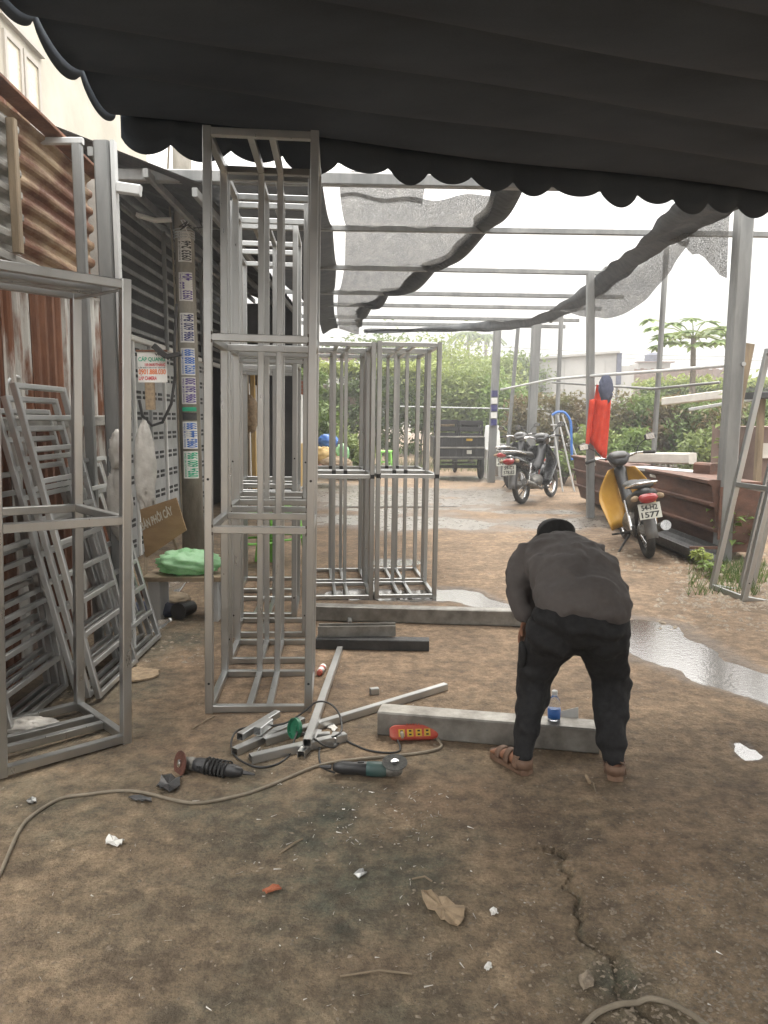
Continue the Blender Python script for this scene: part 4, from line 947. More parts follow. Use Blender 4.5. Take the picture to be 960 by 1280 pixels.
tag(MB().tube([G(733, 972) + Vector((0, 0, .008)), G(737, 980) + Vector((0, 0, .008))], .008, 8).build('cigarette_stub', m_cardboard, loc=G(735, 976)), 'short tan stub lying between the man\'s feet', 'stub')

# ================================================================== pergola
pg = thing('pergola', 'open steel pergola frame with thin crossbeams over the alley', 'pergola', (1, 12, 0))
ROOF = lambda y: 3.80 + (y - 8) * .035 if y < 14 else 4.01
beams = [(231, 7.75, .10), (291, 9.7, .06), (338, 12.6, .065), (369, 15.0, .07), (384, 16.5, .07), (399, 18.4, .07), (407, 19.8, .08)]
for (py, Y, w) in beams:
    zl = D(480, py - 1, Y).z; x0 = -2.6; x1 = {7.75: 5.3, 9.7: 6.5, 12.6: 3.55}.get(Y, 4.6)
    MB().bar((x0, Y - .10, zl + .05), (x1, Y + .12, zl - .03), w, w * 1.15).build('crossbeam', m_post, pg)
def post(px0, py0, px1, py1, Y, w, m_=m_post, round_=False):
    top = D(px0, py0, Y); bot = D(px1, py1, Y); d = (top - bot); 
    if bot.z > 0 or bot.z < 0: bot = bot - d * (bot.z / d.z)
    (MB().tube([bot, top], w / 2, 10) if round_ else MB().bar(bot, top, w, w, up=(0, 1, 0))).build('post', m_, pg)
post(931, 255, 901, 715, 8.7, .17); post(738, 342, 738, 640, 12.6, .12)
post(834, 300, 815, 600, 12.0, .085, round_=True); post(702, 385, 693, 610, 17.5, .10, round_=True)
post(671, 398, 664, 545, 19.8, .22); post(622, 405, 616, 545, 19.8, .19); post(648, 405, 636, 545, 20.2, .10, round_=True)
for k in range(5):
    pb_ = D(618 - k * .3, 492 + k * 9, 19.65); MB().box(pb_ + Vector((0, -.02, 0)), (.13, .17, .15)).build('sticker', m_navyprint if k % 2 == 0 else m_gate_w, pg)
zb = D(742, 336, 12.6).z
MB().bar((3.55, 12.6, zb), (4.2, 19.8, D(660, 402, 19.8).z), .07, .08).build('side_beam', m_post, pg)
# washing line rails between posts
MB().tube([D(626, 487, 19.4), D(690, 474, 16.5), D(738, 470, 12.55), D(835, 463, 11.8), D(930, 455, 8.6)], .024, 8).build('rail', m_post_light, pg)
MB().tube([D(690, 478, 16), D(816, 486, 11.9), D(900, 478, 11)], .02, 8).build('rail', m_post, pg)
MB().tube([D(500, 508, 22), D(690, 512, 22)], .02, 6).build('rail', m_post_light, pg)

# shade nets
nets = thing('shade_net', 'torn dark shade net sagging over the left of the pergola', 'shade net', (0, 12, 4))
ye = [7.75, 9.7, 12.6, 15.0, 16.5, 18.4, 19.8]; xe = [1.32, 1.24, .78, .05, -.30, -.55, -.62]
def net_z(x, y):
    k = np.interp(y, ye, range(7)); fr = k - math.floor(k); base_ = np.interp(y, [b[1] for b in beams], [D(480, b[0] - 1, b[1]).z for b in beams])
    return base_ + .07 - .13 * math.sin(math.pi * fr) * (1 + .3 * math.sin(x * 4)) - .02 * math.sin(x * 11 + y)
def net_piece(nm, s0, s1, y0, y1, m_, nx=40, ny=60, dz=0, droop=0):
    rows = []
    for i in range(nx):
        s = s0 + (s1 - s0) * i / (nx - 1); row = []
        for j in range(ny):
            y = y0 + (y1 - y0) * j / (ny - 1); xr = float(np.interp(y, ye, xe)); xl = -1.35
            x = xl + (xr - xl) * s; row.append((x, y, net_z(x, y) + dz - droop * max(0, (j / (ny - 1)) - .8) * 5 * (.6 + .4 * math.sin(x * 7))))
        rows.append(row)
    return MB().sheet(rows, .003).build(nm, m_, nets, smooth=True)
net_piece('net_sheet', .34, .97, 8.15, 19.6, m_net, 60, 90, droop=.28)
net_piece('net_sheet', -.2, .28, 7.7, 19.8, m_net_dense, 24, 70, droop=.28)
net_piece('net_sheet', .34, .66, 7.72, 8.3, m_net, 20, 14, dz=.02)
rows = []
for k, y in enumerate(np.linspace(7.6, 19.6, 90)):
    xr = float(np.interp(y, ye, xe)); p = Vector((xr, y, net_z(xr, y))); wv = .16 + .05 * math.sin(k * .21) + .03 * math.sin(k * .63)
    rows.append([p + Vector((-wv, 0, .035)), p + Vector((-wv * .4, 0, .02 + .02 * math.sin(k * .4))), p + Vector((.03, 0, -.01)), p + Vector((.05, 0, -.07 - .02 * math.sin(k * .33))), p + Vector((-.03, 0, -.10)), p + Vector((-wv * .8, 0, -.05 + .02 * math.sin(k * .5)))])
MB().sheet(rows, .004).build('rolled_hem', m_net_dense, nets, smooth=True)

n2 = thing('torn_net', 'bunched dark shade net hanging along the right of the pergola', 'shade net', (3, 12, 4))
U = [(870, 250, 7.6), (838, 264, 8.3), (800, 298, 9.6), (768, 325, 11.2), (742, 352, 12.6), (700, 378, 15), (655, 398, 17.5), (600, 404, 19.2), (540, 408, 19.7), (455, 411, 19.8)]
Lw = [(935, 250, 7.6), (915, 262, 8.3), (862, 292, 9.4), (815, 322, 11.0), (770, 352, 12.4), (722, 386, 14.8), (676, 404, 17.4), (625, 412, 19.1), (560, 412, 19.7), (455, 413, 19.8)]
Uc = catmull([D(*p) for p in U], 8); Lc = catmull([D(*p) for p in Lw], 8)
rows = []
for k in range(len(Uc)):
    a, b = Uc[k], Lc[k]; row = []
    for j in range(9):
        s = j / 8; p = a.lerp(b, s); fold = .07 * math.sin(s * 9 + k * .25) + .03 * math.sin(k * 1.3 + s * 4)
        row.append(p + Vector((0, fold, fold * .6 - .06 * math.sin(math.pi * s))))
    rows.append(row)
MB().sheet(rows, .004).build('net_band', m_net_dense, n2, smooth=True)
dr_t = catmull([D(*p) for p in [(862, 298, 9.4), (828, 312, 10.8), (790, 338, 11.8), (758, 362, 12.6), (725, 384, 14), (700, 388, 14.8)]], 8)
dr_b = catmull([D(*p) for p in [(862, 300, 9.4), (838, 338, 10.6), (805, 376, 11.6), (770, 396, 12.5), (735, 396, 13.8), (700, 389, 14.8)]], 8)
rows = [[a.lerp(b, s) + Vector((0, .05 * math.sin(i * .9 + s * 3), 0)) for s in np.linspace(0, 1, 8)] for i, (a, b) in enumerate(zip(dr_t, dr_b))]
MB().sheet(rows, .003).build('net_drape', m_net, n2, smooth=True)
fa, fb, fc, fd = D(838, 300, 9.2), D(915, 260, 8.9), D(908, 348, 8.9), D(878, 322, 9.05)
rows = []
for i in range(12):
    s = i / 11; a = fa.lerp(fb, s); b = (fa.lerp(fd, min(1, s * 1.6)) if s < .62 else fd.lerp(fc, (s - .62) / .38))
    rows.append([a.lerp(b, q) + Vector((0, .04 * math.sin(s * 14 + q * 2), .015 * math.sin(s * 25) * q)) for q in np.linspace(0, 1, 8)])
MB().sheet(rows, .003).build('net_flap', m_net, n2, smooth=True)

# red jacket / scarf on the post
rj = thing('red_garment', 'red garment with navy top hanging on the pergola post', 'garment', D(750, 520, 12.4))
def cloth_strip(top0, top1, bot0, bot1, Y, m_, nm, amp=.03, n=14):
    rows = []
    for i in range(n):
        s = i / (n - 1); a = D(top0[0] + (top1[0]-top0[0]) * s, top0[1] + (top1[1]-top0[1]) * s, Y); b = D(bot0[0] + (bot1[0]-bot0[0]) * s, bot0[1] + (bot1[1]-bot0[1]) * s, Y)
        rows.append([a.lerp(b, q) + Vector((0, amp * math.sin(s * 9 + q * 2.5) - .03 * math.sin(math.pi * s), 0)) for q in np.linspace(0, 1, 9)])
    return MB().sheet(rows, .006).build(nm, m_, rj, smooth=True)
cloth_strip((746, 480), (764, 490), (736, 552), (755, 574), 12.42, m_redcloth, 'body', .05, 22)
cloth_strip((747, 500), (764, 500), (743, 560), (757, 577), 12.36, m_redcloth, 'sleeve')
cloth_strip((737, 500), (746, 498), (732, 562), (742, 540), 12.40, m_redcloth, 'sleeve')
crumple('hood', D(757, 487, 12.37), (.10, .07, .19), m_bluecloth, '', '', 21, parent=rj, amp=.3)

# ================================================================== vegetation
def foliage(blobs, n, size, seed, nclump=40, spread=.32):
    r_ = np.random.default_rng(seed); B = np.array(blobs, float); vol = B[:, 3] * B[:, 4] * B[:, 5]
    nc = max(4, nclump); pick = r_.choice(len(B), nc, p=vol / vol.sum())
    d = r_.normal(size=(nc, 3)); d /= np.linalg.norm(d, axis=1)[:, None]; rad = r_.random(nc) ** .4
    C = B[pick, :3] + d * rad[:, None] * B[pick, 3:]
    cs = B[pick, 3:].min(1) * spread * (.6 + .8 * r_.random(nc))
    k = r_.integers(0, nc, n); P = C[k] + r_.normal(size=(n, 3)) * cs[k][:, None] * np.array([1, 1, .7])
    P[:, 2] = np.maximum(P[:, 2], .03)
    nrm = r_.normal(size=(n, 3)) + np.array([0, -.2, .7]); nrm /= np.linalg.norm(nrm, axis=1)[:, None]
    t = np.cross(nrm, r_.normal(size=(n, 3))); t /= np.linalg.norm(t, axis=1)[:, None]; b = np.cross(nrm, t)
    s = size * (.6 + .8 * r_.random(n))[:, None]
    V = np.stack([P - t * s, P - b * s * .38 + nrm * s * .1, P + t * s - nrm * s * .25, P + b * s * .38 + nrm * s * .1], 1).reshape(-1, 3)
    i = np.arange(n) * 4; return V, np.stack([i, i+1, i+2, i+3], 1), C
def tree(name, label, base, blobs, n, size, m_, seed, trunk_r=.1, cat='tree', group=None, nclump=60, limbs=True):
    t = thing(name, label, cat, base, group); V, Fc, C = foliage(blobs, n, size, seed, nclump)
    o = quick('crown', V - np.array(base), Fc, m_, t)
    base = Vector(base); bl = blobs[0]; top = Vector(bl[:3]); r_ = random.Random(seed)
    mid = base.lerp(top, .5) + Vector((r_.uniform(-.1, .1), 0, 0)) * top.z * .3
    tr = MB().tube([base, base.lerp(mid, .5), mid, top], [trunk_r, trunk_r * .85, trunk_r * .65, trunk_r * .25], 8)
    if limbs:
        for k in range(min(9, len(C))):
            e = Vector(C[k]); a = mid.lerp(top, r_.random() * .8); tr.tube([a, a.lerp(e, .5) + Vector((0, 0, .05)), e], [trunk_r * .4, trunk_r * .25, trunk_r * .08], 5)
    tr.build('trunk', m_bark, t); return t
grp = 'trees beyond the alley'
for i, (px, pt, Y, w, hgt, mi, lab) in enumerate([
    (420, 425, 34, 3.2, 0, 1, 'dark leafy tree behind the left end of the far hedge'), (470, 412, 37, 3.0, 0, 0, 'mid green tree rising above the middle of the far hedge'),
    (520, 408, 39, 3.4, 0, 4, 'tall pale tree behind the near rack pair'), (575, 420, 36, 3.4, 0, 2, 'bright leafy tree behind the cargo tricycle'),
    (610, 428, 33, 2.6, 0, 4, 'light green tree right of the cargo tricycle'), (645, 440, 40, 2.6, 0, 0, 'tree before the left end of the grey concrete wall'),
    (545, 445, 28, 2.0, 0, 2, 'young light green tree nearest behind the tricycle'), (590, 455, 27, 1.9, 0, 4, 'young tree right behind the tricycle crates'), (622, 465, 26, 1.5, 0, 5, 'small loose tree left of the blue striped post')]):
    top = D(px, pt, Y); b = (top.x, Y, 0); H_ = top.z
    rr = random.Random(i); bl = [(top.x, Y, H_ * .62, w * .5, w * .45, H_ * .34)] + [(top.x + rr.uniform(-.4, .4) * w, Y + rr.uniform(-.3, .3) * w, H_ * rr.uniform(.35, .8), w * .3, w * .3, H_ * .18) for _ in range(5)]
    tree('leafy_tree', lab, b, bl, 9000, .125 if Y > 30 else .10, m_leaf[mi], 20 + i, .10, group=grp, nclump=110)
# trimmed hedge
def hedge(label, x0, x1, Y, d, z0, z1, n, size, mats, seed, cat='hedge', name='hedge'):
    t = thing(name, label, cat, ((x0+x1)/2, Y, 0)); r_ = np.random.default_rng(seed)
    def fill(nm, za, zb_, k, m_, dd):
        nb_ = int((x1 - x0) / .3) + 1; bl = [(x, Y, (za+zb_)/2, .3, dd, (zb_-za)/2) for x in np.linspace(x0, x1, nb_)]
        V, Fc, _ = foliage(bl, k, size, seed + len(nm), nb_ * 14, .45); quick(nm, V - np.array([(x0+x1)/2, Y, 0]), Fc, m_, t)
    fill('foliage', z0, z1, n, mats[0], d)
    fill('new_growth', z1 - .35, z1 + .12, n // 3, mats[1], d)
    st_ = MB()
    for k in range(int((x1 - x0) / .5) + 1):
        x = x0 + k * .5; st_.tube([(x, Y, 0), (x + r_.uniform(-.1, .1), Y + .05, z0 + .4), (x + r_.uniform(-.2, .2), Y, z1 * .8)], [.05, .035, .015], 6)
    st_.build('stems', m_bark, t); return t
a = D(400, 458, 27); b = D(528, 458, 27)
hedge('tall trimmed hedge with bright top closing the alley', a.x, b.x, 27, .6, .3, a.z, 9000, .09, (m_leaf[1], m_leaf[2]), 41)
a = D(395, 520, 22); tree('bush', 'leafy bush on the left of the alley behind the racks', (a.x - .1, 22, 0), [(a.x - .1, 22, 1.5, .6, .6, .7), (a.x - .5, 22.4, 2.4, .7, .6, .9), (a.x + .3, 22, .7, .5, .5, .5)], 6000, .09, m_leaf[0], 44, .05, 'bush')
a = D(430, 560, 21); tree('bush', 'lower bush beside the rubbish heap in the alley', (a.x, 21, 0), [(a.x, 21, .7, .6, .5, .5), (a.x + .3, 20.8, .4, .5, .4, .4)], 4000, .075, m_leaf[4], 45, .04, 'bush')
# brown and green shrub row on the right
for i, (px, pt, pbm, Y, w, mi, lab) in enumerate([
    (655, 490, 560, 22, 1.0, 3, 'brown twiggy shrub leftmost in the right row'), (690, 484, 560, 21, 1.1, 3, 'brown shrub behind the metal hoop ladder'), (722, 488, 560, 20.5, 1.1, 3, 'brownish shrub left of the red garment'),
    (770, 486, 560, 19.5, 1.2, 3, 'dry shrub right of the red garment'), (805, 488, 565, 19, 1.1, 0, 'green and brown shrub behind the thin pergola pole'), (840, 490, 565, 18.5, 1.2, 3, 'dry shrub above the white planks'),
    (875, 488, 565, 18, 1.2, 0, 'green shrub left of the thick pergola post'), (915, 485, 570, 17.5, 1.3, 3, 'dry shrub behind the thick pergola post'), (955, 490, 570, 17, 1.2, 0, 'shrub at the right picture edge behind the leaning rack'),
    (745, 530, 575, 18.5, .9, 4, 'low green plant behind the scooter handlebar'), (790, 535, 575, 18, .9, 5, 'low green plant above the left end of the white planks'), (885, 530, 575, 17, 1.0, 4, 'low green plant left of the thick pergola post'),
    (665, 545, 575, 20.6, .8, 4, 'low green plant behind the parked motorbikes')]):
    tp = D(px, pt, Y); H_ = max(.5, tp.z)
    bl = [(tp.x, Y, H_ * .6, w * .5, w * .4, H_ * .36), (tp.x - w * .25, Y, H_ * .35, w * .35, w * .3, H_ * .3), (tp.x + w * .3, Y + .1, H_ * .75, w * .35, w * .3, H_ * .22)]
    tree('shrub', lab, (tp.x, Y, 0), bl, 3200, .065, m_leaf[mi], 60 + i, .045, 'shrub', 'shrubs in the plot on the right', 60)
a = D(800, 478, 26); b = D(925, 474, 26); hedge('bright green vine row on a trellis behind the dry shrubs', a.x, b.x + 1, 26, .5, 1.6, a.z + .05, 5000, .09, (m_leaf[0], m_leaf[2]), 90, 'vine row', 'vine_row')
# potted plant by the trough, weeds by the thick post
def leafy_plant(label, base, h, nst, m_, seed, leaf=.06, spread=.25, name='leafy_plant', per=9):
    t = thing(name, label, 'plant', base); r_ = random.Random(seed); st_ = MB(); lf = MB(); base = Vector(base)
    for k in range(nst):
        a = r_.uniform(0, 6.28); tip = base + Vector((math.cos(a) * spread * r_.uniform(.3, 1), math.sin(a) * spread * r_.uniform(.3, 1), h * r_.uniform(.6, 1)))
        mid = base.lerp(tip, .5) + Vector((0, 0, h * .12)); st_.tube([base, mid, tip], [.008, .006, .003], 5)
        for j in range(per):
            s = .25 + .75 * j / per; p = base.lerp(mid, s * 2) if s < .5 else mid.lerp(tip, s * 2 - 1)
            a2 = r_.uniform(0, 6.28); d = Vector((math.cos(a2), math.sin(a2), r_.uniform(-.2, .5))).normalized(); n = d.cross(Vector((0, 0, 1))).normalized(); l = leaf * r_.uniform(.7, 1.3)
            lf.add([p, p + d * l * .45 + n * l * .28 + Vector((0, 0, .01)), p + d * l - Vector((0, 0, l * .25)), p + d * l * .45 - n * l * .28 + Vector((0, 0, .01))], [(0, 1, 2, 3)])
    st_.build('stems', m_bark, t); lf.build('leaves', m_, t); return t
pt_ = G(705, 606); leafy_plant('bushy potted plant left of the rusty trough', pt_, .95, 26, m_leaf[5], 5, .13, .5, per=14)
leafy_plant('leafy plant rising between the motorbikes and the trough', G(690, 600), .6, 18, m_leaf[0], 6, .11, .4, per=12)
leafy_plant('young green weed growing at the foot of the leaning rack', G(915, 700), .75, 9, m_leaf[5], 7, .13, .3)
leafy_plant('small green weed left of the thick post foot', G(880, 712), .25, 8, m_leaf[2], 8, .09, .2)
leafy_plant('weed in front of the dark trough end', G(893, 722), .18, 8, m_leaf[5], 9, .08, .22)
leafy_plant('tall thin weed by the right picture edge', D(912, 470, 12) * 1 + Vector((0, 0, -D(912, 470, 12).z)), 2.6, 3, m_leaf[4], 10, .16, .25, per=22)
def grass(label, boxes, n, hmax, seed):
    r_ = np.random.default_rng(seed); V = []; Fc = []
    f = reg_px(boxes)
    for k in range(n):
        x, y = f(r_); a = r_.random() * 6.28; h = hmax * (.4 + .6 * r_.random()); dx, dy = math.cos(a) * .0028, math.sin(a) * .0028; l = h * .5
        o = len(V); b = r_.random() * 6.28; V += [(x - dx*1.5, y - dy*1.5, 0), (x + dx*1.5, y + dy*1.5, 0), (x + math.cos(b) * l, y + math.sin(b) * l, h)]; Fc.append((o, o+1, o+2))
    return tag(quick('grass', np.array(V), np.array(Fc), m_grass), label, 'grass', kind='stuff')
grass('thin grass at the foot of the thick pergola post', [(860, 700, 950, 745), (890, 705, 960, 730)], 1100, .13, 1)
grass('grass verge behind the cargo tricycle', [(470, 575, 700, 590), (545, 577, 640, 585), (600, 585, 700, 592)], 9000, .28, 2)

# papaya tree
pp_ = D(868, 400, 22); pt_ = thing('papaya_tree', 'papaya tree with spreading leaves against the right sky', 'tree', (pp_.x, 22, 0))
MB().tube([(pp_.x + .1, 22, 0), (pp_.x + .05, 22, 2), (pp_.x, 22, pp_.z - .5)], [.10, .085, .07], 10).build('trunk', m_bark, pt_)
r_ = random.Random(3); crown = MB(); stalk = MB(); topc = Vector((pp_.x, 22, pp_.z - .5))
for k in range(30):
    a = k * 2.4; el = r_.uniform(-.45, .95); ln = r_.uniform(.5, 1.2); e = topc + Vector((math.cos(a) * ln * 1.1, math.sin(a) * ln * .8, math.sin(el) * ln * .62))
    stalk.tube([topc, topc.lerp(e, .5) + Vector((0, 0, .1)), e], [.018, .014, .01], 5)
    for q in range(9):                      # palmate leaf of long lobes
        a2 = a + (q - 4) * .42; l = r_.uniform(.30, .46); d = Vector((math.cos(a2), math.sin(a2) * .9, -.25 + r_.uniform(-.2, .2))).normalized(); n = d.cross(Vector((0, 0, 1))).normalized()
        crown.add([e, e + d * l * .5 + n * l * .24, e + d * l - Vector((0, 0, .05)), e + d * l * .5 - n * l * .24], [(0, 1, 2, 3)])
stalk.build('leaf_stalks', m_leaf[2], pt_); crown.build('crown', m_leaf[5], pt_)
for i, (px, py) in enumerate([(585, 416), (607, 419)]):
    c = D(px, py, 62); t = thing('palm_tree', ['distant palm, left of two above the trees', 'distant palm, right of two above the trees'][i], 'palm', (c.x, 62, 0), 'distant palms')
    MB().tube([(c.x, 62, 0), (c.x + .1, 62, c.z * .5), (c.x, 62, c.z)], [.16, .13, .11], 8).build('trunk', m_bark, t); cr_ = MB()
    for k in range(18):
        a = k * 2.4; d = Vector((math.cos(a), math.sin(a), 0)); l = 1.7
        for q in range(8):
            s = q / 8; p = c + d * l * s + Vector((0, 0, .55 * s - 1.25 * s * s)); p2 = c + d * l * (s + .125) + Vector((0, 0, .55 * (s+.125) - 1.25 * (s+.125) ** 2)); n = d.cross(Vector((0, 0, 1))) * .16 * (1 - s * .6)
            cr_.add([p - n - Vector((0, 0, .12)), p, p2, p2 - n * .9 - Vector((0, 0, .12))], [(0, 1, 2, 3)]); cr_.add([p + n - Vector((0, 0, .12)), p, p2, p2 + n * .9 - Vector((0, 0, .12))], [(0, 1, 2, 3)])
    cr_.build('crown', m_leaf[1], t)

# ================================================================== far walls and houses
gw = thing('concrete_building', 'long grey concrete building wall far beyond the shrubs', 'building', (9, 41, 0))
a = D(640, 452, 40); b = D(771, 441, 40); MB().prism([(a.x, 40, 0), (b.x, 40, 0), (b.x, 40, b.z), (a.x, 40, a.z)], (0, 0, 0), (0, 6, 0)).build('wall', m_wallgrey, gw)
MB().bar((a.x, 40, a.z + .06), (b.x + .1, 40, b.z + .06), .4, .14).build('coping', m_wallgrey, gw)
MB().box((b.x + .13, 40.2, b.z - .8), (.25, .5, 1.6)).build('blue_end_panel', m_bluecloth, gw)
c = D(790, 457, 40); MB().box(((b.x + c.x) / 2 + .2, 41, c.z / 2), (c.x - b.x, 1.5, c.z)).build('side_wall', m_wallgrey, gw)
for k in range(5): MB().box((a.x + .6 + k * 1.05, 39.99, a.z * .5 + .1), (.05, .03, a.z)).build('joint', m_wallgrey, gw)
fz = thing('brown_fence', 'low brown boarded fence right of the grey concrete building', 'fence', (16, 45, 0))
a = D(790, 460, 45); b = D(935, 466, 45); n_ = 34
for k in range(n_):
    x = a.x + (b.x - a.x) * k / n_; MB().box((x, 45 + .02 * (k % 2), (a.z - .05 * (k % 3)) / 2), ((b.x - a.x) / n_ * .94, .05, a.z - .05 * (k % 3))).build('board', m_roofbrown, fz)
fh = thing('blue_tank_hut', 'tiny far hut with a blue tank above the brown fence', 'hut', (17, 55, 0))
a = D(812, 455, 55); MB().box((a.x, 55, a.z / 2), (2.2, 2, a.z)).build('wall', m_wallgrey, fh); MB().lathe([(.55, 0), (.55, .6), (.3, .75)], 16, Matrix.Translation((a.x + .2, 55, a.z))).build('tank', m_bluecloth, fh)
MB().bar((a.x - 1.3, 54, a.z + .05), (a.x + 1.3, 54, a.z + .05), .6, .08).build('roof', m_roofbrown, fh)
dh = thing('far_red_house', 'far house with red and white front showing under the net', 'house', (-2.2, 33, 0))
a = D(396, 436, 33); b = D(440, 470, 33)
MB().box(((a.x+b.x)/2, 33.5, a.z / 2), (b.x - a.x + .4, 1, a.z)).build('wall', m_roofbrown, dh)
for k in range(3):
    x = a.x + .35 + k * .65; w = MB().box((x, 32.98, a.z * .78), (.36, .05, 1.0)).build('window', m_white, dh); MB().box((x, 32.95, a.z * .78), (.26, .03, .86)).build('pane', m_dark, w)
MB().bar((a.x - .8, 32.7, a.z * .6), (b.x + .7, 32.7, a.z * .6), .5, .08).build('balcony', m_white, dh)
for k in range(9): MB().bar((a.x - .6 + k * .38, 32.5, a.z * .6), (a.x - .6 + k * .38, 32.5, a.z * .6 + .7), .03).build('baluster', m_white, dh)
lw = thing('low_plot_wall', 'low weathered wall of the plot behind the motorbikes', 'wall', (6, 21.5, 0))
a = G(520, 590); MB().box((6.1, 22.6, .42), (6.0, .2, .84)).build('masonry', m_mortar, lw); MB().box((6.1, 22.6, .87), (6.1, .3, .07)).build('coping', m_wallgrey, lw)
# power lines
for i, (y0, y1) in enumerate([(436, 448), (430, 444), (452, 458)]):
    a = D(560, y0, 50); b = D(1050, y1 + 4, 50); tag(MB().tube([a, a.lerp(b, .5) - Vector((0, 0, .25)), b], .014, 5).build('power_line', m_cable, loc=a), ['upper power line crossing the right sky', 'middle power line crossing the right sky', 'lower power line just above the grey building'][i], 'power line', 'power lines')

# left row of huts seen through the racks
hut = thing('alley_hut', 'row of patched alley huts with yellow posts behind the tall racks', 'hut', (-2.4, 17, 0))
MB().box((-2.75, 17.2, 1.4), (.08, 5.6, 2.8)).build('back_wall', m_tin_dark, hut)
for i, (y, h_, m_) in enumerate([(13.0, 3.0, m_yellowwood), (13.5, 2.9, m_yellowwood), (14.1, 2.9, m_woodgrey), (14.8, 2.9, m_yellowwood), (15.6, 2.8, m_yellowwood)]): MB().bar((-2.5, y, 0), (-2.5, y, h_), .09, .09).build('post', m_, hut)
for k, (y, m_) in enumerate([(13.2, m_cardboard), (14.4, m_woodgrey), (15.2, m_slabwhite), (16.0, m_slabwhite)]): MB().box((-2.62, y, 1.3), (.03, .55, 2.0)).build('board', m_, hut)
MB().box((-2.45, 17.0, 1.25), (.06, 1.1, 2.5)).build('cream_panel', m_cream, hut)
MB().box((-2.41, 17.05, 1.0), (.03, .5, 2.0)).build('door', m_dark, hut)
MB().box((-2.3, 18.6, 1.1), (.7, 1.4, 2.2)).build('steel_locker', m_gate_w, hut); MB().box((-1.945, 18.6, .55), (.02, 1.3, 1.0)).build('locker_door', m_yellowwood, hut)
pier = MB().box((-2.0, 19.8, 1.3), (.36, .36, 2.6)).build('brick_post', m_mortar, hut)
for k in range(28): MB().box((-2.0 + .004 * (k % 3), 19.615, .05 + k * .092), (.35, .03, .075)).build('brick', m_brick, pier)
MB().sheet([[(-3.2, y, 3.3), (-2.4, y, 3.05), (-1.75, y, 2.85)] for y in np.linspace(12.8, 20.4, 8)], .02).build('roof', m_tin_dark, hut)
crumple('paper_bundle', (-2.35, 13.6, 1.7), (.12, .1, .28), m_cardboard, 'brown paper bundle tied to a yellow post of the huts', 'bundle', 31)

# green plastic stools behind the racks
def stool(label, x, y, rz, s=1.0):
    t = thing('plastic_stool', label, 'stool', (0, 0, 0), 'green plastic stools')
    MB().lathe([(.0, .44), (.17, .44), (.19, .43), (.19, .40), (.17, .395), (.0, .41)], 24, Matrix.Diagonal((1, .9, 1, 1))).build('seat', m_green_chair, t, smooth=False)
    for k in range(4):
        a = R(45 + 90 * k); d = Vector((math.cos(a), math.sin(a), 0)); MB().limb([d * .15 + Vector((0, 0, .40)), d * .175 + Vector((0, 0, .2)), d * .2 + Vector((0, 0, .01))], [(.03, .014), (.027, .013), (.024, .012)], 8, side=d.cross(Vector((0, 0, 1)))).build('leg', m_green_chair, t)
    MB().tube([Vector((math.cos(a), math.sin(a) * .95, 0)) * .175 + Vector((0, 0, .2)) for a in np.linspace(0, 6.283, 17)[:-1]], .009, 6, closed=True).build('ring', m_green_chair, t)
    t.location = (x, y, 0); t.rotation_euler.z = rz; t.scale = (s, s, s); return t
q_ = G(318, 712); stool('bright green plastic stool behind the tall racks, left one', q_.x, q_.y + .15, .3, 1.45); q_ = G(348, 706); stool('bright green plastic stool behind the tall racks, right one', q_.x, q_.y + .2, .9, 1.4)
q_ = D(481, 536, 24); stool('pale green stool far up the alley before the hedge', q_.x, 24, .2, 1.5)
# rubbish heap
for i, (px, py, Y, d, m_, lab, nm) in enumerate([(410, 552, 19.5, (.22, .2, .16), m_blue, 'blue bag on the alley rubbish heap', 'blue_bag'), (402, 572, 19, (.32, .25, .22), m_yellowwood, 'orange brown sack on the alley rubbish heap', 'orange_sack'),
    (418, 580, 18.8, (.35, .25, .15), m_cardboard, 'pale cardboard heap at the alley edge', 'cardboard_heap'), (428, 566, 19, (.14, .14, .18), m_green_bag, 'mint green container beside the rubbish heap', 'green_container'), (398, 588, 18.6, (.3, .2, .12), m_rust, 'dark red sack at the foot of the rubbish heap', 'red_sack')]):
    c = D(px, py, Y); c.z = max(c.z, d[2] * .8); crumple(nm, c, d, m_, lab, 'rubbish', 50 + i, amp=.35)
tag(MB().tube([D(430, 500, 19.6), D(424, 545, 19.4), D(420, 575, 19.2)], [.008, .015, .02], 6).build('dry_branch', m_bark, loc=D(424, 545, 19.4)), 'dry branch sticking out of the rubbish heap', 'branch')

# ================================================================== rusty trough with planks
tr = thing('rusty_trough', 'long rusty riveted steel trough beside the yellow scooter', 'trough', (3.9, 12, 0))
a = G(893, 703); b = G(706, 628)
e0 = Vector((a.x, a.y + .1, 0)); e1 = Vector((b.x + .15, b.y, 0)); dd = (e1 - e0).normalized(); nn = Vector((dd.y, -dd.x, 0))
if nn.x < 0: nn = -nn
def trough_sec(s, flare): 
    p = e0 + dd * s
    pr = [(.14, .10), (.08, .30), (.06, .325), (.02, .33), (.015, .36), (.055, .37), (.02, .60), (.0, .62), (-.04, .63), (-.045, .66), (-.0, .67), (-.03, .86), (-.07, .885), (-.075, .92), (-.02, .93), (.10, .92), (.55, .90), (.60, .80), (.55, .10)]
    return [p + nn * (i + .02 * math.sin(s * 1.3)) + Vector((0, 0, j - .0)) for i, j in pr]
LT = (e1 - e0).length
MB().loft([trough_sec(s, 0) for s in np.linspace(0, LT, 16)]).build('hull', m_troughrust, tr)
MB().box(e0 + nn * .30 - dd * .03 + Vector((0, 0, .55)), (.5, .03, .6)).build('end_plate', m_troughrust, tr)
ch = thing('half_pipe', 'dark half pipe lying under the rusty trough', 'half pipe', e0)
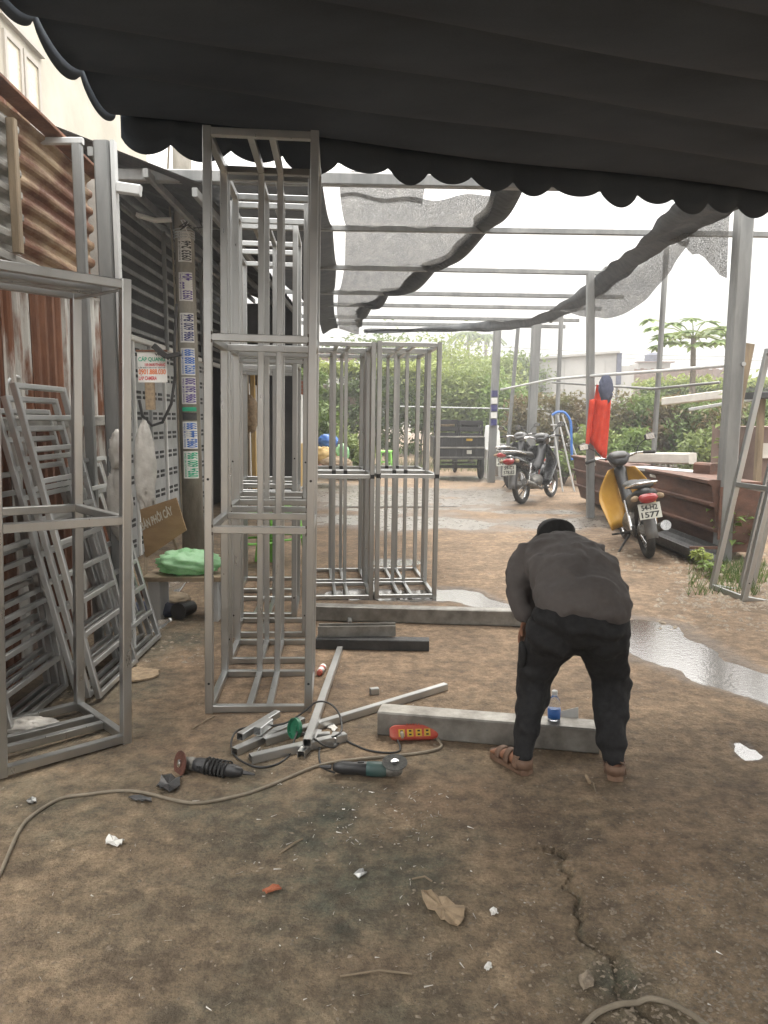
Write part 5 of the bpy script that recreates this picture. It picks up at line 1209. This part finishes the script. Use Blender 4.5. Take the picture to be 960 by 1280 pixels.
pp0 = e0 - nn * .12 - dd * .25; prof = [(math.cos(t_) * .2, .2 - math.sin(t_) * .2) for t_ in np.linspace(.1, math.pi - .1, 12)]
MB().sheet([[pp0 + dd * s + nn * (i - .04) + Vector((0, 0, j + .01)) for (i, j) in prof] for s in (0, 1, 2, 3.2)], .012).build('shell', m_darksteel, ch); 
MB().box(pp0 + dd * .02 + nn * -.04 + Vector((0, 0, .19)), (.37, .02, .03)).build('end_strap', m_troughrust, ch)
def plank(px0, py0, px1, py1, Y0, Y1, w, h, m_, lab, nm='plank'):
    a = D(px0, py0, Y0); b = D(px1, py1, Y1); tag(MB().bar(a, b, w, h).build(nm, m_, loc=(a+b)/2), lab, 'plank')
plank(792, 572, 866, 573, 12.0, 11.3, .25, .16, m_slabwhite, 'thick white plank lying on the rusty trough')
plank(740, 578, 800, 572, 13.6, 12.6, .3, .14, m_slabwhite, 'pale plank behind the scooter mirror on the trough')
plank(800, 585, 880, 592, 11.0, 10.2, .3, .05, m_post_light, 'thin grey plank on the trough below the white one')
plank(815, 594, 866, 606, 10.6, 9.9, .08, .04, m_slabwhite, 'narrow white batten along the trough rim')
plank(872, 588, 893, 590, 10.1, 9.9, .2, .22, m_troughrust, 'rusty box section on the near trough end', 'rusty_block')
plank(878, 606, 902, 596, 9.4, 9.3, .1, .05, m_cardboard, 'torn pale cardboard strip on the near trough end', 'cardboard_strip')
plank(830, 502, 905, 493, 15, 13, .1, .14, m_slabwhite, 'long pale plank raised behind the trough')
plank(862, 512, 960, 496, 12.5, 11.5, .05, .05, m_post_light, 'thin pale tube raised behind the thick post', 'thin_tube')
wpst = D(936, 430, 10.2); bpst = G(918, 700); tag(MB().bar((bpst.x + .35, 10.2, 0), wpst, .12, .12).build('timber_post', m_woodgrey, loc=bpst), 'brown timber post right behind the thick pergola post', 'post')
ph_ = thing('roadside_hut', 'dark low hut corner behind the leaning rack', 'hut', D(950, 520, 11)); c = D(955, 560, 11.5)
MB().box((c.x + .6, 12.2, .75), (1.5, 1.6, 1.5)).build('wall', m_roofbrown, ph_); MB().bar((c.x - .35, 11.3, 1.95), (c.x + 1.4, 11.3, 2.0), .5, .1).build('roof', m_tin_dark, ph_); MB().bar((c.x - .15, 11.35, 0), (c.x - .15, 11.35, 1.92), .09).build('post', m_woodgrey, ph_); MB().box((c.x + .3, 11.38, 1.15), (.8, .05, .22)).build('counter', m_slabwhite, ph_)

# hoop stepladder, red bin, white chair
hl = thing('step_ladder', 'folding aluminium stepladder with a blue hoop by the shrubs', 'stepladder', (3.9, 17.5, 0))
Yl = 17.2
for (x0, x1) in [(677, 690), (690, 697), (705, 712)]: MB().tube([G(x0, 604) * 1 + Vector((0, Yl - G(x0, 604).y, 0)), D(x1 if x0 != 705 else 703, 519, Yl)], .02, 6).build('rail', m_post_light, hl)
for k in range(5): MB().bar(D(679.5 + k * 2.2, 587 - k * 14, Yl - .02), D(691.5 + k * 1.1, 587 - k * 14, Yl - .02), .04, .03).build('step', m_post_light, hl)
MB().tube(catmull([D(690, 519, Yl), D(697, 515, Yl), D(706, 516, Yl), D(713, 527, Yl), D(714, 545, Yl), D(715, 575, Yl)]), .03, 6).build('hoop', m_blue, hl)
rb = thing('red_bin', 'red plastic drum behind the parked motorbike', 'drum', (0, 0, 0)); c = G(684, 606); rb.location = (c.x, c.y + .3, 0)
MB().lathe([(.0, 0), (.20, 0), (.22, .1), (.23, .55), (.25, .57), (.25, .62), (.22, .62), (.2, .1), (.0, .05)], 20).build('shell', m_red, rb); MB().lathe([(.233, .3), (.237, .32), (.233, .34)], 20).build('band', m_red, rb)
wc = thing('white_chair', 'white plastic chair standing behind the motorbikes', 'chair', D(615, 560, 21.5)); c = D(616, 545, 21.5)
MB().limb([c + Vector((0, .1, -.35)), c + Vector((0, .12, -.1)), c + Vector((0, .15, .28))], [(.22, .03), (.23, .03), (.19, .03)], 12).build('backrest', m_white, wc)
MB().box(c + Vector((0, -.1, -.38)), (.44, .42, .04)).build('seat', m_white, wc)
for sx in (-1, 1):
    for sy in (-1, 1): MB().bar((c.x + sx * .21, c.y - .1 + sy * .19, 0), (c.x + sx * .19, c.y - .1 + sy * .17, c.z - .38), .035).build('leg', m_white, wc)

# ================================================================== motorbikes
def motorbike(label, shield_m, body_m, plate, seed=0, box=None):
    """x forward, y left; rear wheel contact at the origin"""
    t = thing('motorbike', label, 'motorbike', (0, 0, 0)); WR = .285; WB = 1.20
    for wx, nm in ((0, 'rear_wheel'), (WB, 'front_wheel')):
        cw = Vector((wx, 0, WR))
        w = MB().tube([cw + Vector((math.cos(a) * (WR - .04), 0, math.sin(a) * (WR - .04))) for a in np.linspace(0, 2*math.pi, 33)[:-1]], .042 if wx == 0 else .036, 10, closed=True).build(nm, m_rubber, t, smooth=True)
        MB().tube([cw + Vector((math.cos(a) * (WR - .075), 0, math.sin(a) * (WR - .075))) for a in np.linspace(0, 2*math.pi, 33)[:-1]], .016, 6, closed=True).build('rim', m_chrome, w)
        MB().lathe([(.02, -.07), (.055, -.06), (.055, .06), (.02, .07)], 14, Matrix.Translation(cw) @ Matrix.Rotation(R(90), 4, 'X')).build('hub', m_engine, w)
        sp_ = MB()
        for k in range(18):
            a = k * 2 * math.pi / 18; s = 1 if k % 2 else -1; sp_.tube([cw + Vector((math.cos(a) * .05, s * .05, math.sin(a) * .05)), cw + Vector((math.cos(a + .2) * (WR - .075), 0, math.sin(a + .2) * (WR - .075)))], .0025, 4)
        sp_.build('spokes', m_chrome, w)
    # tail body and seat
    MB().limb([(-.36, 0, .70), (-.28, 0, .68), (-.08, 0, .62), (.2, 0, .56), (.36, 0, .50)], [(.06, .05), (.115, .07), (.125, .085), (.12, .09), (.10, .08)], 16, side=(0, 1, 0)).build('tail_fairing', body_m, t, smooth=True)
    MB().limb([(-.30, 0, .765), (-.1, 0, .765), (.12, 0, .74), (.32, 0, .73), (.44, 0, .70)], [(.09, .035), (.125, .045), (.12, .045), (.10, .045), (.06, .03)], 16, side=(0, 1, 0)).build('seat', m_seat, t, smooth=True)
    MB().tube(catmull([(-.02, .125, .74), (-.25, .125, .775), (-.41, .09, .80), (-.44, 0, .805), (-.41, -.09, .80), (-.25, -.125, .775), (-.02, -.125, .74)], 5), .013, 8).build('grab_rail', m_chrome, t, smooth=True)
    MB().limb([(-.385, 0, .675), (-.405, 0, .655), (-.40, 0, .625)], [(.085, .03), (.095, .035), (.075, .025)], 14, side=(0, 1, 0)).build('tail_light', m_glassred, t, smooth=True)
    for s in (-1, 1): MB().limb([(-.36, s * .105, .66), (-.37, s * .135, .655)], [.03, .026], 10).build('indicator', m_cardboard, t, smooth=True)
    # mudguard and plate
    MB().sheet([[(-.30 - .02 * k + .03 * abs(j), j * .055, .60 - k * .085 - .012 * j * j) for j in (-1, -.5, 0, .5, 1)] for k in range(5)], .006).build('mudguard', m_greyplastic, t, smooth=True)
    pn_ = MB(); pc = Vector((-.40, 0, .53)); pxd = Vector((0, -1, 0)); pyd = Vector((.25, 0, 1)).normalized(); pnn = pxd.cross(pyd)
    Mx = Matrix((pxd, pyd, pnn)).transposed(); po = pn_.box(pc, (.205, .15, .005), Mx).build('number_plate', m_plate, t)
    text(plate[0], pc - pxd * .075 + pyd * .010 + pnn * .003, pxd, pyd, .15, .050, m_blackprint, po); text(plate[1], pc - pxd * .085 - pyd * .060 + pnn * .003, pxd, pyd, .17, .052, m_blackprint, po)
    # frame, engine, exhaust, swing arm
    MB().limb([(.42, 0, .30), (.55, 0, .30), (.72, 0, .33)], [(.10, .11), (.12, .12), (.07, .08)], 14, side=(0, 1, 0)).build('engine', m_engine, t)
    MB().tube([(.95, 0, .78), (.75, 0, .55), (.5, 0, .47), (.2, 0, .50)], .035, 8).build('frame', m_darksteel, t)
    for s in (-1, 1): MB().tube([(.42, s * .08, .30), (0, s * .085, WR)], .018, 8).build('swing_arm', m_darksteel, t)
    MB().limb([(.42, .095, .30), (.2, .10, .295), (.0, .10, .285)], [(.02, .045), (.02, .05), (.02, .06)], 12, side=(0, 1, 0)).build('chain_case', m_darksteel, t)
    MB().tube([(.68, -.08, .22), (.5, -.13, .19), (.25, -.15, .24), (.1, -.155, .27), (-.22, -.16, .34)], [.016, .018, .03, .042, .045], 12).build('exhaust', m_engine, t, smooth=True)
    MB().lathe([(.025, 0), (.05, 0), (.05, .02), (.025, .02)], 16, Matrix.Translation((-.225, -.16, .341)) @ Vector((-1, 0, .2)).to_track_quat('Z', 'Y').to_matrix().to_4x4()).build('exhaust_tip', m_chrome, t)
    for s in (-1, 1):
        MB().tube([(.03, s * .12, .30), (.12, s * .13, .60)], .016, 8).build('shock_absorber', m_chrome, t)
        MB().bar((.50, s * .10, .20), (.50, s * .25, .205), .028, .02).build('foot_peg', m_rubber, t); MB().bar((.18, s * .11, .26), (.15, s * .21, .27), .022, .018).build('foot_peg', m_rubber, t)
    MB().tube([(.35, .10, .2), (.30, .26, .012), (.27, .28, .012)], .011, 6).build('side_stand', m_darksteel, t)
    # leg shields: curved panels either side
    for s in (-1, 1):
        rows = []
        for i in range(9):
            u = i / 8; z = .86 - u * .62; x = .98 - .05 * u - .24 * max(0, u - .45) * 1.8
            wd = .10 + .15 * math.sin(min(1, u * 1.9) * math.pi / 2) - .13 * max(0, u - .55)
            rows.append([(x - .16 * v * v - .02 * math.sin(u * 3), s * (.045 + wd * v), z) for v in np.linspace(0, 1, 6)])
        MB().sheet(rows, .008).build('leg_shield', shield_m, t, smooth=True)
    MB().limb([(.93, 0, .84), (.84, 0, .66), (.66, 0, .52)], [(.07, .06), (.06, .07), (.07, .06)], 12, side=(0, 1, 0)).build('centre_tunnel', m_black, t, smooth=True)
    # steering head, cowl, fork
    MB().limb([(.86, 0, .93), (.92, 0, .99), (1.0, 0, .98), (1.07, 0, .90)], [(.09, .05), (.13, .06), (.11, .08), (.07, .06)], 14, side=(0, 1, 0)).build('handlebar_cowl', body_m, t, smooth=True)
    MB().limb([(1.075, 0, .93), (1.10, 0, .91)], [(.09, .06), (.07, .045)], 14, side=(0, 1, 0)).build('headlight', m_white, t, smooth=True)
    MB().limb([(.85, 0, 1.0), (.89, 0, 1.035)], [(.09, .035), (.08, .02)], 12, side=(0, 1, 0)).build('speedometer', m_greyplastic, t, smooth=True)
    for s in (-1, 1):
        MB().tube([(1.0, s * .06, .80), (1.10, s * .07, .55), (WB, s * .075, WR)], .022, 8).build('fork', m_darksteel, t)
        MB().tube([(.95, s * .10, .97), (.90, s * .20, 1.0), (.84, s * .30, .995)], .012, 8).build('handlebar', m_chrome, t)
        MB().tube([(.86, s * .265, .998), (.79, s * .37, .985)], .018, 10).build('grip', m_rubber, t, smooth=True)
        MB().tube([(.93, s * .24, .985), (.90, s * .36, .975)], .006, 6).build('lever', m_chrome, t)
        MB().tube([(.90, s * .19, 1.01), (.90, s * .24, 1.09), (.88, s * .31, 1.14)], .006, 6).build('mirror_stem', m_darksteel, t)
        mr_ = MB().limb([(.885, s * .36 - .055 * s, 1.15), (.88, s * .36, 1.165), (.885, s * .36 + .05 * s, 1.15)], [(.03, .012), (.042, .014), (.028, .012)], 14, side=(0, 0, 1)).build('mirror', m_black, t, smooth=True)
        MB().box((.866, s * .36, 1.16), (.003, .09, .06)).build('mirror_glass', m_chrome, mr_)
    MB().sheet([[(WB + math.cos(a) * (WR + .035), j * .06, WR + math.sin(a) * (WR + .035) - .01 * j * j) for j in (-1, -.4, .4, 1)] for a in np.linspace(.5, 2.9, 14)], .006).build('front_mudguard', shield_m, t, smooth=True)
    return t
def park(o, x, y, heading, lean, s=1.0):
    # heading from +Y towards +X
    o.rotation_mode = 'ZYX' if False else 'XYZ'
    o.rotation_euler = (-lean, 0, R(90) - heading); o.location = (x, y, 0); o.scale = (s, s, s); return o
c = G(822, 703); park(motorbike('yellow and black scooter leaning on its stand by the rusty trough', m_yellow, m_black, ('54-H2', '1577')), c.x + .0, c.y + .30, R(7), R(10), 1.16)
c = G(656, 632); park(motorbike('black motorbike with white plate parked beyond the yellow scooter', m_blackgloss, m_blackgloss, ('59-C1', '578.83')), c.x, c.y + .28, R(33), R(5), 1.28)
c = G(626, 606); park(motorbike('grey motorbike half hidden behind the black motorbike', m_blackgloss, m_greyplastic, ('52-N3', '4160')), c.x + .05, c.y - 1.2, R(26), R(6), 1.25)

# ================================================================== cargo tricycle
tt = thing('cargo_tricycle', 'black cargo tricycle with crates parked at the far hedge', 'tricycle', (2.0, 20.8, 0))
cl = G(548, 600); cr2 = G(604, 600); X0, X1 = D(543, 560, 20.6).x, D(605, 560, 20.6).x; YB = 20.6; zf = D(570, 573, YB).z; zt = D(570, 546, YB).z; zc = D(570, 526, YB).z
for X in (X0 + .10, X1 - .02):
    cw = Vector((X, YB + .5, .33)); w = MB().tube([cw + Vector((0, math.cos(a) * .27, math.sin(a) * .27)) for a in np.linspace(0, 6.283, 29)[:-1]], .07, 10, closed=True).build('wheel', m_rubber, tt, smooth=True)
    MB().lathe([(.05, -.06), (.21, -.03), (.21, .03), (.05, .06)], 18, Matrix.Translation(cw) @ Matrix.Rotation(R(90), 4, 'Y')).build('rim', m_darksteel, w)
MB().bar((X0 + .1, YB + .5, .33), (X1 - .02, YB + .5, .33), .08).build('axle', m_darksteel, tt)
MB().box(((X0+X1)/2, YB + .8, zf), (X1 - X0, 1.7, .06)).build('bed_floor', m_darksteel, tt)
MB().box(((X0+X1)/2, YB + .03, (zf+zt)/2), (X1 - X0 - .02, .02, zt - zf)).build('tailgate_sheet', m_black, tt)
for k in range(8): MB().bar((X0 + (X1-X0) * (k + .03) / 7.06, YB, zf), (X0 + (X1-X0) * (k + .03) / 7.06, YB, zt), .035).build('stake', m_tin_dark, tt)
for z in (zf + .02, (zf+zt)/2, zt): MB().bar((X0, YB - .01, z), (X1, YB - .01, z), .04).build('slat', m_zinc_dark, tt)
for X in (X0, X1):
    MB().box((X, YB + .8, (zf+zt)/2), (.04, 1.6, zt - zf)).build('side_board', m_black, tt)
MB().box((X0 + .93, YB - .03, zf + .17), (.13, .02, .10)).build('number_plate', m_plate, tt); MB().box((X0 + .93, YB - .03, zt - .08), (.16, .02, .06)).build('warning_label', m_ochre, tt)
MB().bar((X0 + .2, YB + .2, zf - .12), (X1 - .2, YB + .2, zf - .12), .06, .05).build('under_run_bar', m_darksteel, tt)
MB().limb([(X1 - .5, YB + 2.0, .55), (X1 - .5, YB + 2.5, .7), (X1 - .5, YB + 2.9, .85)], [(.14, .1), (.12, .12), (.1, .16)], 12).build('motor_front', m_black, tt)
MB().tube([(X1 - .85, YB + 2.7, 1.1), (X1 - .5, YB + 2.75, 1.05), (X1 - .1, YB + 2.7, 1.1)], .02, 8).build('handlebar', m_darksteel, tt)
MB().tube([(X1 - .5, YB + 3.0 + math.cos(a) * .27, .33 + math.sin(a) * .27) for a in np.linspace(0, 6.283, 29)[:-1]], .06, 10, closed=True).build('wheel', m_rubber, tt, smooth=True)
for i, (xa, xb, lab) in enumerate([(X0 + .04, X0 + .62, 'black crate on the tricycle bed, left of two'), (X0 + .68, X1 - .05, 'black crate on the tricycle bed, right of two')]):
    cr_ = thing('black_crate', lab, 'crate', ((xa+xb)/2, YB + .35, zt)); z0 = zf + .035; z1 = zc - .02 * i
    m = MB(); yc0, yc1 = YB + .08, YB + .62
    for (p, q) in (((xa, yc0), (xb, yc0)), ((xb, yc0), (xb, yc1)), ((xb, yc1), (xa, yc1)), ((xa, yc1), (xa, yc0))):
        for z in np.linspace(z0 + .03, z1 - .03, 6): MB().bar((*p, z), (*q, z), .02, (z1 - z0) / 8).build('slat', m_black, cr_)
        MB().bar((*p, z0), (*p, z1), .045).build('corner', m_black, cr_)
    MB().box(((xa+xb)/2, (yc0+yc1)/2, z0 + .02), (xb - xa, yc1 - yc0, .02)).build('bottom', m_black, cr_)
    crumple('crate_goods', ((xa+xb)/2, (yc0+yc1)/2, z1 - .12), ((xb-xa)*.36, .2, .13), m_darksteel if i else m_cardboard, '', '', 70 + i, parent=cr_, amp=.2)
pv = D(617, 520, 19.8); 

# ================================================================== bending man
man = thing('person', 'person in grey-brown shirt and black trousers bending over, seen from behind', 'person', (.87, 3.4, 0))
def fleshed(mb, name, material, voxel, smooth_it, parent, wrinkle=0, wsize=.1, wseed=0):
    o = mb.build(name, material, parent, smooth=True)
    r = o.modifiers.new('remesh', 'REMESH'); r.mode = 'VOXEL'; r.voxel_size = voxel; r.use_smooth_shade = True
    s = o.modifiers.new('smooth', 'SMOOTH'); s.factor = .5; s.iterations = smooth_it
    if wrinkle:
        tx = bpy.data.textures.new(name + '_folds', 'MARBLE'); tx.noise_scale = wsize * 2.2; tx.turbulence = 9; tx.noise_depth = 2
        d = o.modifiers.new('folds', 'DISPLACE'); d.texture = tx; d.strength = wrinkle; d.mid_level = .5; d.texture_coords = 'LOCAL'
        s2 = o.modifiers.new('soften', 'SMOOTH'); s2.iterations = 2
    return o
V3 = Vector
hipL, hipR = V3((.765, 3.43, .66)), V3((.995, 3.41, .66))
kneeL, kneeR = V3((.715, 3.50, .40)), V3((1.065, 3.47, .40))
ankL, ankR = V3((.635, 3.37, .085)), V3((1.035, 3.32, .085))
waist, midb, upb = V3((.915, 3.43, .775)), V3((.905, 3.60, .885)), V3((.875, 3.765, .945))
shL, shR = V3((.725, 3.79, .925)), V3((1.035, 3.80, .93))
elL, elR = V3((.655, 3.70, .80)), V3((1.10, 3.80, .70))
wrL, wrR = V3((.685, 3.605, .645)), V3((1.085, 3.64, .52))
neck, head = V3((.895, 3.90, .955)), V3((.905, 4.0, .965))
# body: one continuous figure
b = MB()
b.limb([waist, midb, upb, neck], [(.15, .10), (.15, .10), (.15, .09), (.06, .06)])
b.limb([upb.lerp(neck, .7), neck, head - V3((0, .02, .0))], [(.06, .06), (.052, .055), (.06, .065)])
b.limb([head + V3((0, -.05, .035)), head + V3((0, .0, .0)), head + V3((0, .05, -.06)), head + V3((0, .075, -.115))], [(.062, .062), (.078, .092), (.074, .085), (.045, .05)])   # skull to chin, face turned down
b.limb([head + V3((0, .10, -.03)), head + V3((0, .118, -.055)), head + V3((0, .125, -.045))], [.012, .016, .01], 8)       # nose
for s in (-1, 1): b.limb([head + V3((s * .078, .005, -.03)), head + V3((s * .088, .0, -.01)), head + V3((s * .084, .005, .015))], [(.008, .016)] * 3, 8)   # ears
for s, sh_, el, wr in ((-1, shL, elL, wrL), (1, shR, elR, wrR)):
    b.limb([upb + V3((s * .08, 0, 0)), sh_, sh_.lerp(el, .5), el, el.lerp(wr, .5), wr], [.06, .052, .044, .038, .034, .025])
for hp, kn, an in ((hipL, kneeL, ankL), (hipR, kneeR, ankR)):
    b.limb([waist.lerp(hp, .4), hp, hp.lerp(kn, .5), kn, kn.lerp(an, .4), an], [.11, .085, .075, .058, .056, .036])
def foot(heel, toe, an):
    d = (toe - heel).normalized(); b.limb([heel + d * .035 + V3((0, 0, .045)), heel + d * .10 + V3((0, 0, .05)), heel + d * .17 + V3((0, 0, .042)), heel + d * .215 + V3((0, 0, .036))], [(.03, .028), (.034, .032), (.042, .022), (.036, .014)])
    b.limb([an, heel + d * .05 + V3((0, 0, .045))], [.034, .032]); sd_ = d.cross(V3((0, 0, 1)))
    for k in range(5): b.limb([heel + d * .20 + sd_ * (k - 2) * .016 + V3((0, 0, .036)), heel + d * (.238 - abs(k - 1.2) * .006) + sd_ * (k - 2) * .017 + V3((0, 0, .032))], [.010, .008], 8)
hL, tL = V3((.648, 3.315, 0)), V3((.535, 3.525, 0)); hR, tR = V3((1.03, 3.255, 0)), V3((1.09, 3.485, 0))
foot(hL, tL, ankL); foot(hR, tR, ankR)
def hand(wr, dirv, palm_n, thumb_side):
    d = dirv.normalized(); n = palm_n.normalized(); s_ = d.cross(n).normalized()
    b.limb([wr, wr + d * .03, wr + d * .075, wr + d * .09], [(.024, .022), (.034, .018), (.04, .016), (.036, .013)], 12, side=s_)
    for k, ln in enumerate((.068, .078, .072, .056)):
        base_ = wr + d * .088 + s_ * (k - 1.5) * .0195; m1 = base_ + d * ln * .45 + n * .006; m2 = m1 + d * ln * .3 + n * .02; m3 = m2 + d * ln * .18 + n * .026
        b.limb([base_, m1, m2, m3], [.0088, .0084, .0078, .007], 8)
    tb = wr + d * .03 + s_ * thumb_side * .03; b.limb([tb, tb + s_ * thumb_side * .022 + d * .03 + n * .01, tb + s_ * thumb_side * .026 + d * .058 + n * .024], [.011, .0095, .008], 8)
hand(wrL, V3((-.045, -.045, -.13)), V3((.8, -.5, 0)), 1)
hand(wrR, V3((-.02, -.11, -.09)), V3((0, -.5, -.6)), -1)
fleshed(b, 'body', m_skin, .0065, 3, man)
# trousers
tq = MB()
tq.limb([V3((.905, 3.43, .755)), V3((.90, 3.405, .725)), V3((.89, 3.385, .68)), V3((.88, 3.40, .62))], [(.17, .10), (.20, .125), (.225, .148), (.15, .10)], 22)
for hp, kn, an, s in ((hipL, kneeL, ankL, -1), (hipR, kneeR, ankR, 1)):
    tq.limb([hp + V3((-.025 * s, -.02, .04)), hp + V3((0, -.01, -.04)), hp.lerp(kn, .5), kn, kn.lerp(an, .35), kn.lerp(an, .75), an + V3((0, -.004, -.015))],
            [(.10, .115), (.12, .13), (.105, .115), (.083, .088), (.078, .083), (.066, .068), (.056, .062)], 20)
fleshed(tq, 'trousers', m_trousers, .009, 6, man, .026, .08)
# pocket flap on the left thigh
MB().limb([hipL.lerp(kneeL, .4) + V3((-.10, .0, 0)), hipL.lerp(kneeL, .8) + V3((-.08, .0, 0))], [(.02, .05), (.018, .045)], 12).build('pocket', m_trousers, man, smooth=True)
# shirt
sq = MB()
sq.limb([V3((.91, 3.375, .755)), V3((.912, 3.425, .79)), midb, upb, V3((.88, 3.86, .95))], [(.214, .132), (.22, .140), (.212, .145), (.19, .125), (.12, .085)], 24)
sq.limb([midb + V3((.0, .03, -.05)), upb + V3((0, 0, -.04))], [(.18, .13), (.17, .12)], 20)
for s, sh_, el, wr in ((-1, shL, elL, wrL), (1, shR, elR, wrR)):
    sq.limb([upb + V3((s * .09, .0, .0)), sh_ + V3((0, -.01, .005)), sh_.lerp(el, .5), el, el.lerp(wr, .55), el.lerp(wr, .95)], [.10, .088, .074, .064, .053, .043], 18)
fleshed(sq, 'shirt', m_shirt, .009, 9, man, .024, .07)
# cap
cp = MB(); ch_ = head + V3((0, -.005, .02))
cp.limb([ch_ + V3((0, -.055, -.02)), ch_ + V3((0, -.02, .03)), ch_ + V3((0, .03, .02)), ch_ + V3((0, .07, -.03))], [(.075, .06), (.098, .085), (.098, .09), (.07, .07)], 20)
cap_o = fleshed(cp, 'cap', m_cap, .008, 4, man)
MB().sheet([[ch_ + V3((math.sin(a) * (.09 + .045 * q), .03 + math.cos(a) * (.05 + .06 * q), .02 - .05 * q - .015 * math.cos(a))) for q in (0, .5, 1)] for a in np.linspace(-2.2, 2.2, 24)], .004).build('brim', m_cap, cap_o, smooth=True)
# sandals
for heel, toe in ((hL, tL), (hR, tR)):
    d = (toe - heel).normalized(); s_ = d.cross(V3((0, 0, 1)))
    def outline(z, k):
        pr = [(-.012, 0, .02), (.0, .034, 0), (.06, .037, 0), (.12, .040, 0), (.18, .050, 0), (.225, .042, 0), (.255, .02, 0), (.262, 0, 0)]
        pts = [heel + d * a + s_ * (w * k) + V3((0, 0, z)) for a, w, _ in pr] + [heel + d * a - s_ * (w * k) + V3((0, 0, z)) for a, w, _ in pr[-2:0:-1]]
        return pts
    sd_o = MB().loft([outline(.003, .94), outline(.008, 1), outline(.024, 1), outline(.030, .96)]).build('sandal', m_sandal, man)
    for (s0, hgt) in ((.035, .085), (.10, .082), (.165, .066)):
        MB().sheet([[heel + d * (s0 + q + (.012 * math.cos(a))) + s_ * (math.sin(a) * .046) + V3((0, 0, .028 + max(0, math.cos(a)) * (hgt - .026))) for q in (-.016, .016)] for a in np.linspace(-1.6, 1.6, 14)], .005).build('strap', m_sandal, sd_o, smooth=True)
    MB().sheet([[heel + d * (.03 - .045 * math.cos(a)) + s_ * (math.sin(a) * .040) + V3((0, 0, .03 + q)) for q in (0, .045)] for a in np.linspace(-1.7, 1.7, 14)], .005).build('heel_counter', m_sandal, sd_o, smooth=True)

# ================================================================== haze in the air
hz = bpy.data.materials.new('haze'); hz.use_nodes = True; hn = hz.node_tree; hn.nodes.clear()
ho = hn.nodes.new('ShaderNodeOutputMaterial'); pv_ = hn.nodes.new('ShaderNodeVolumePrincipled')
pv_.inputs['Color'].default_value = (.95, .96, .97, 1); pv_.inputs['Density'].default_value = .0052; pv_.inputs['Anisotropy'].default_value = .45
hn.links.new(pv_.outputs[0], ho.inputs['Volume'])
hb_ = MB().box((0, 290, 6), (840, 1260, 14)).build('haze', hz); hb_['kind'] = 'stuff'; hb_['label'] = 'pale humid haze filling the air'; hb_['category'] = 'haze'
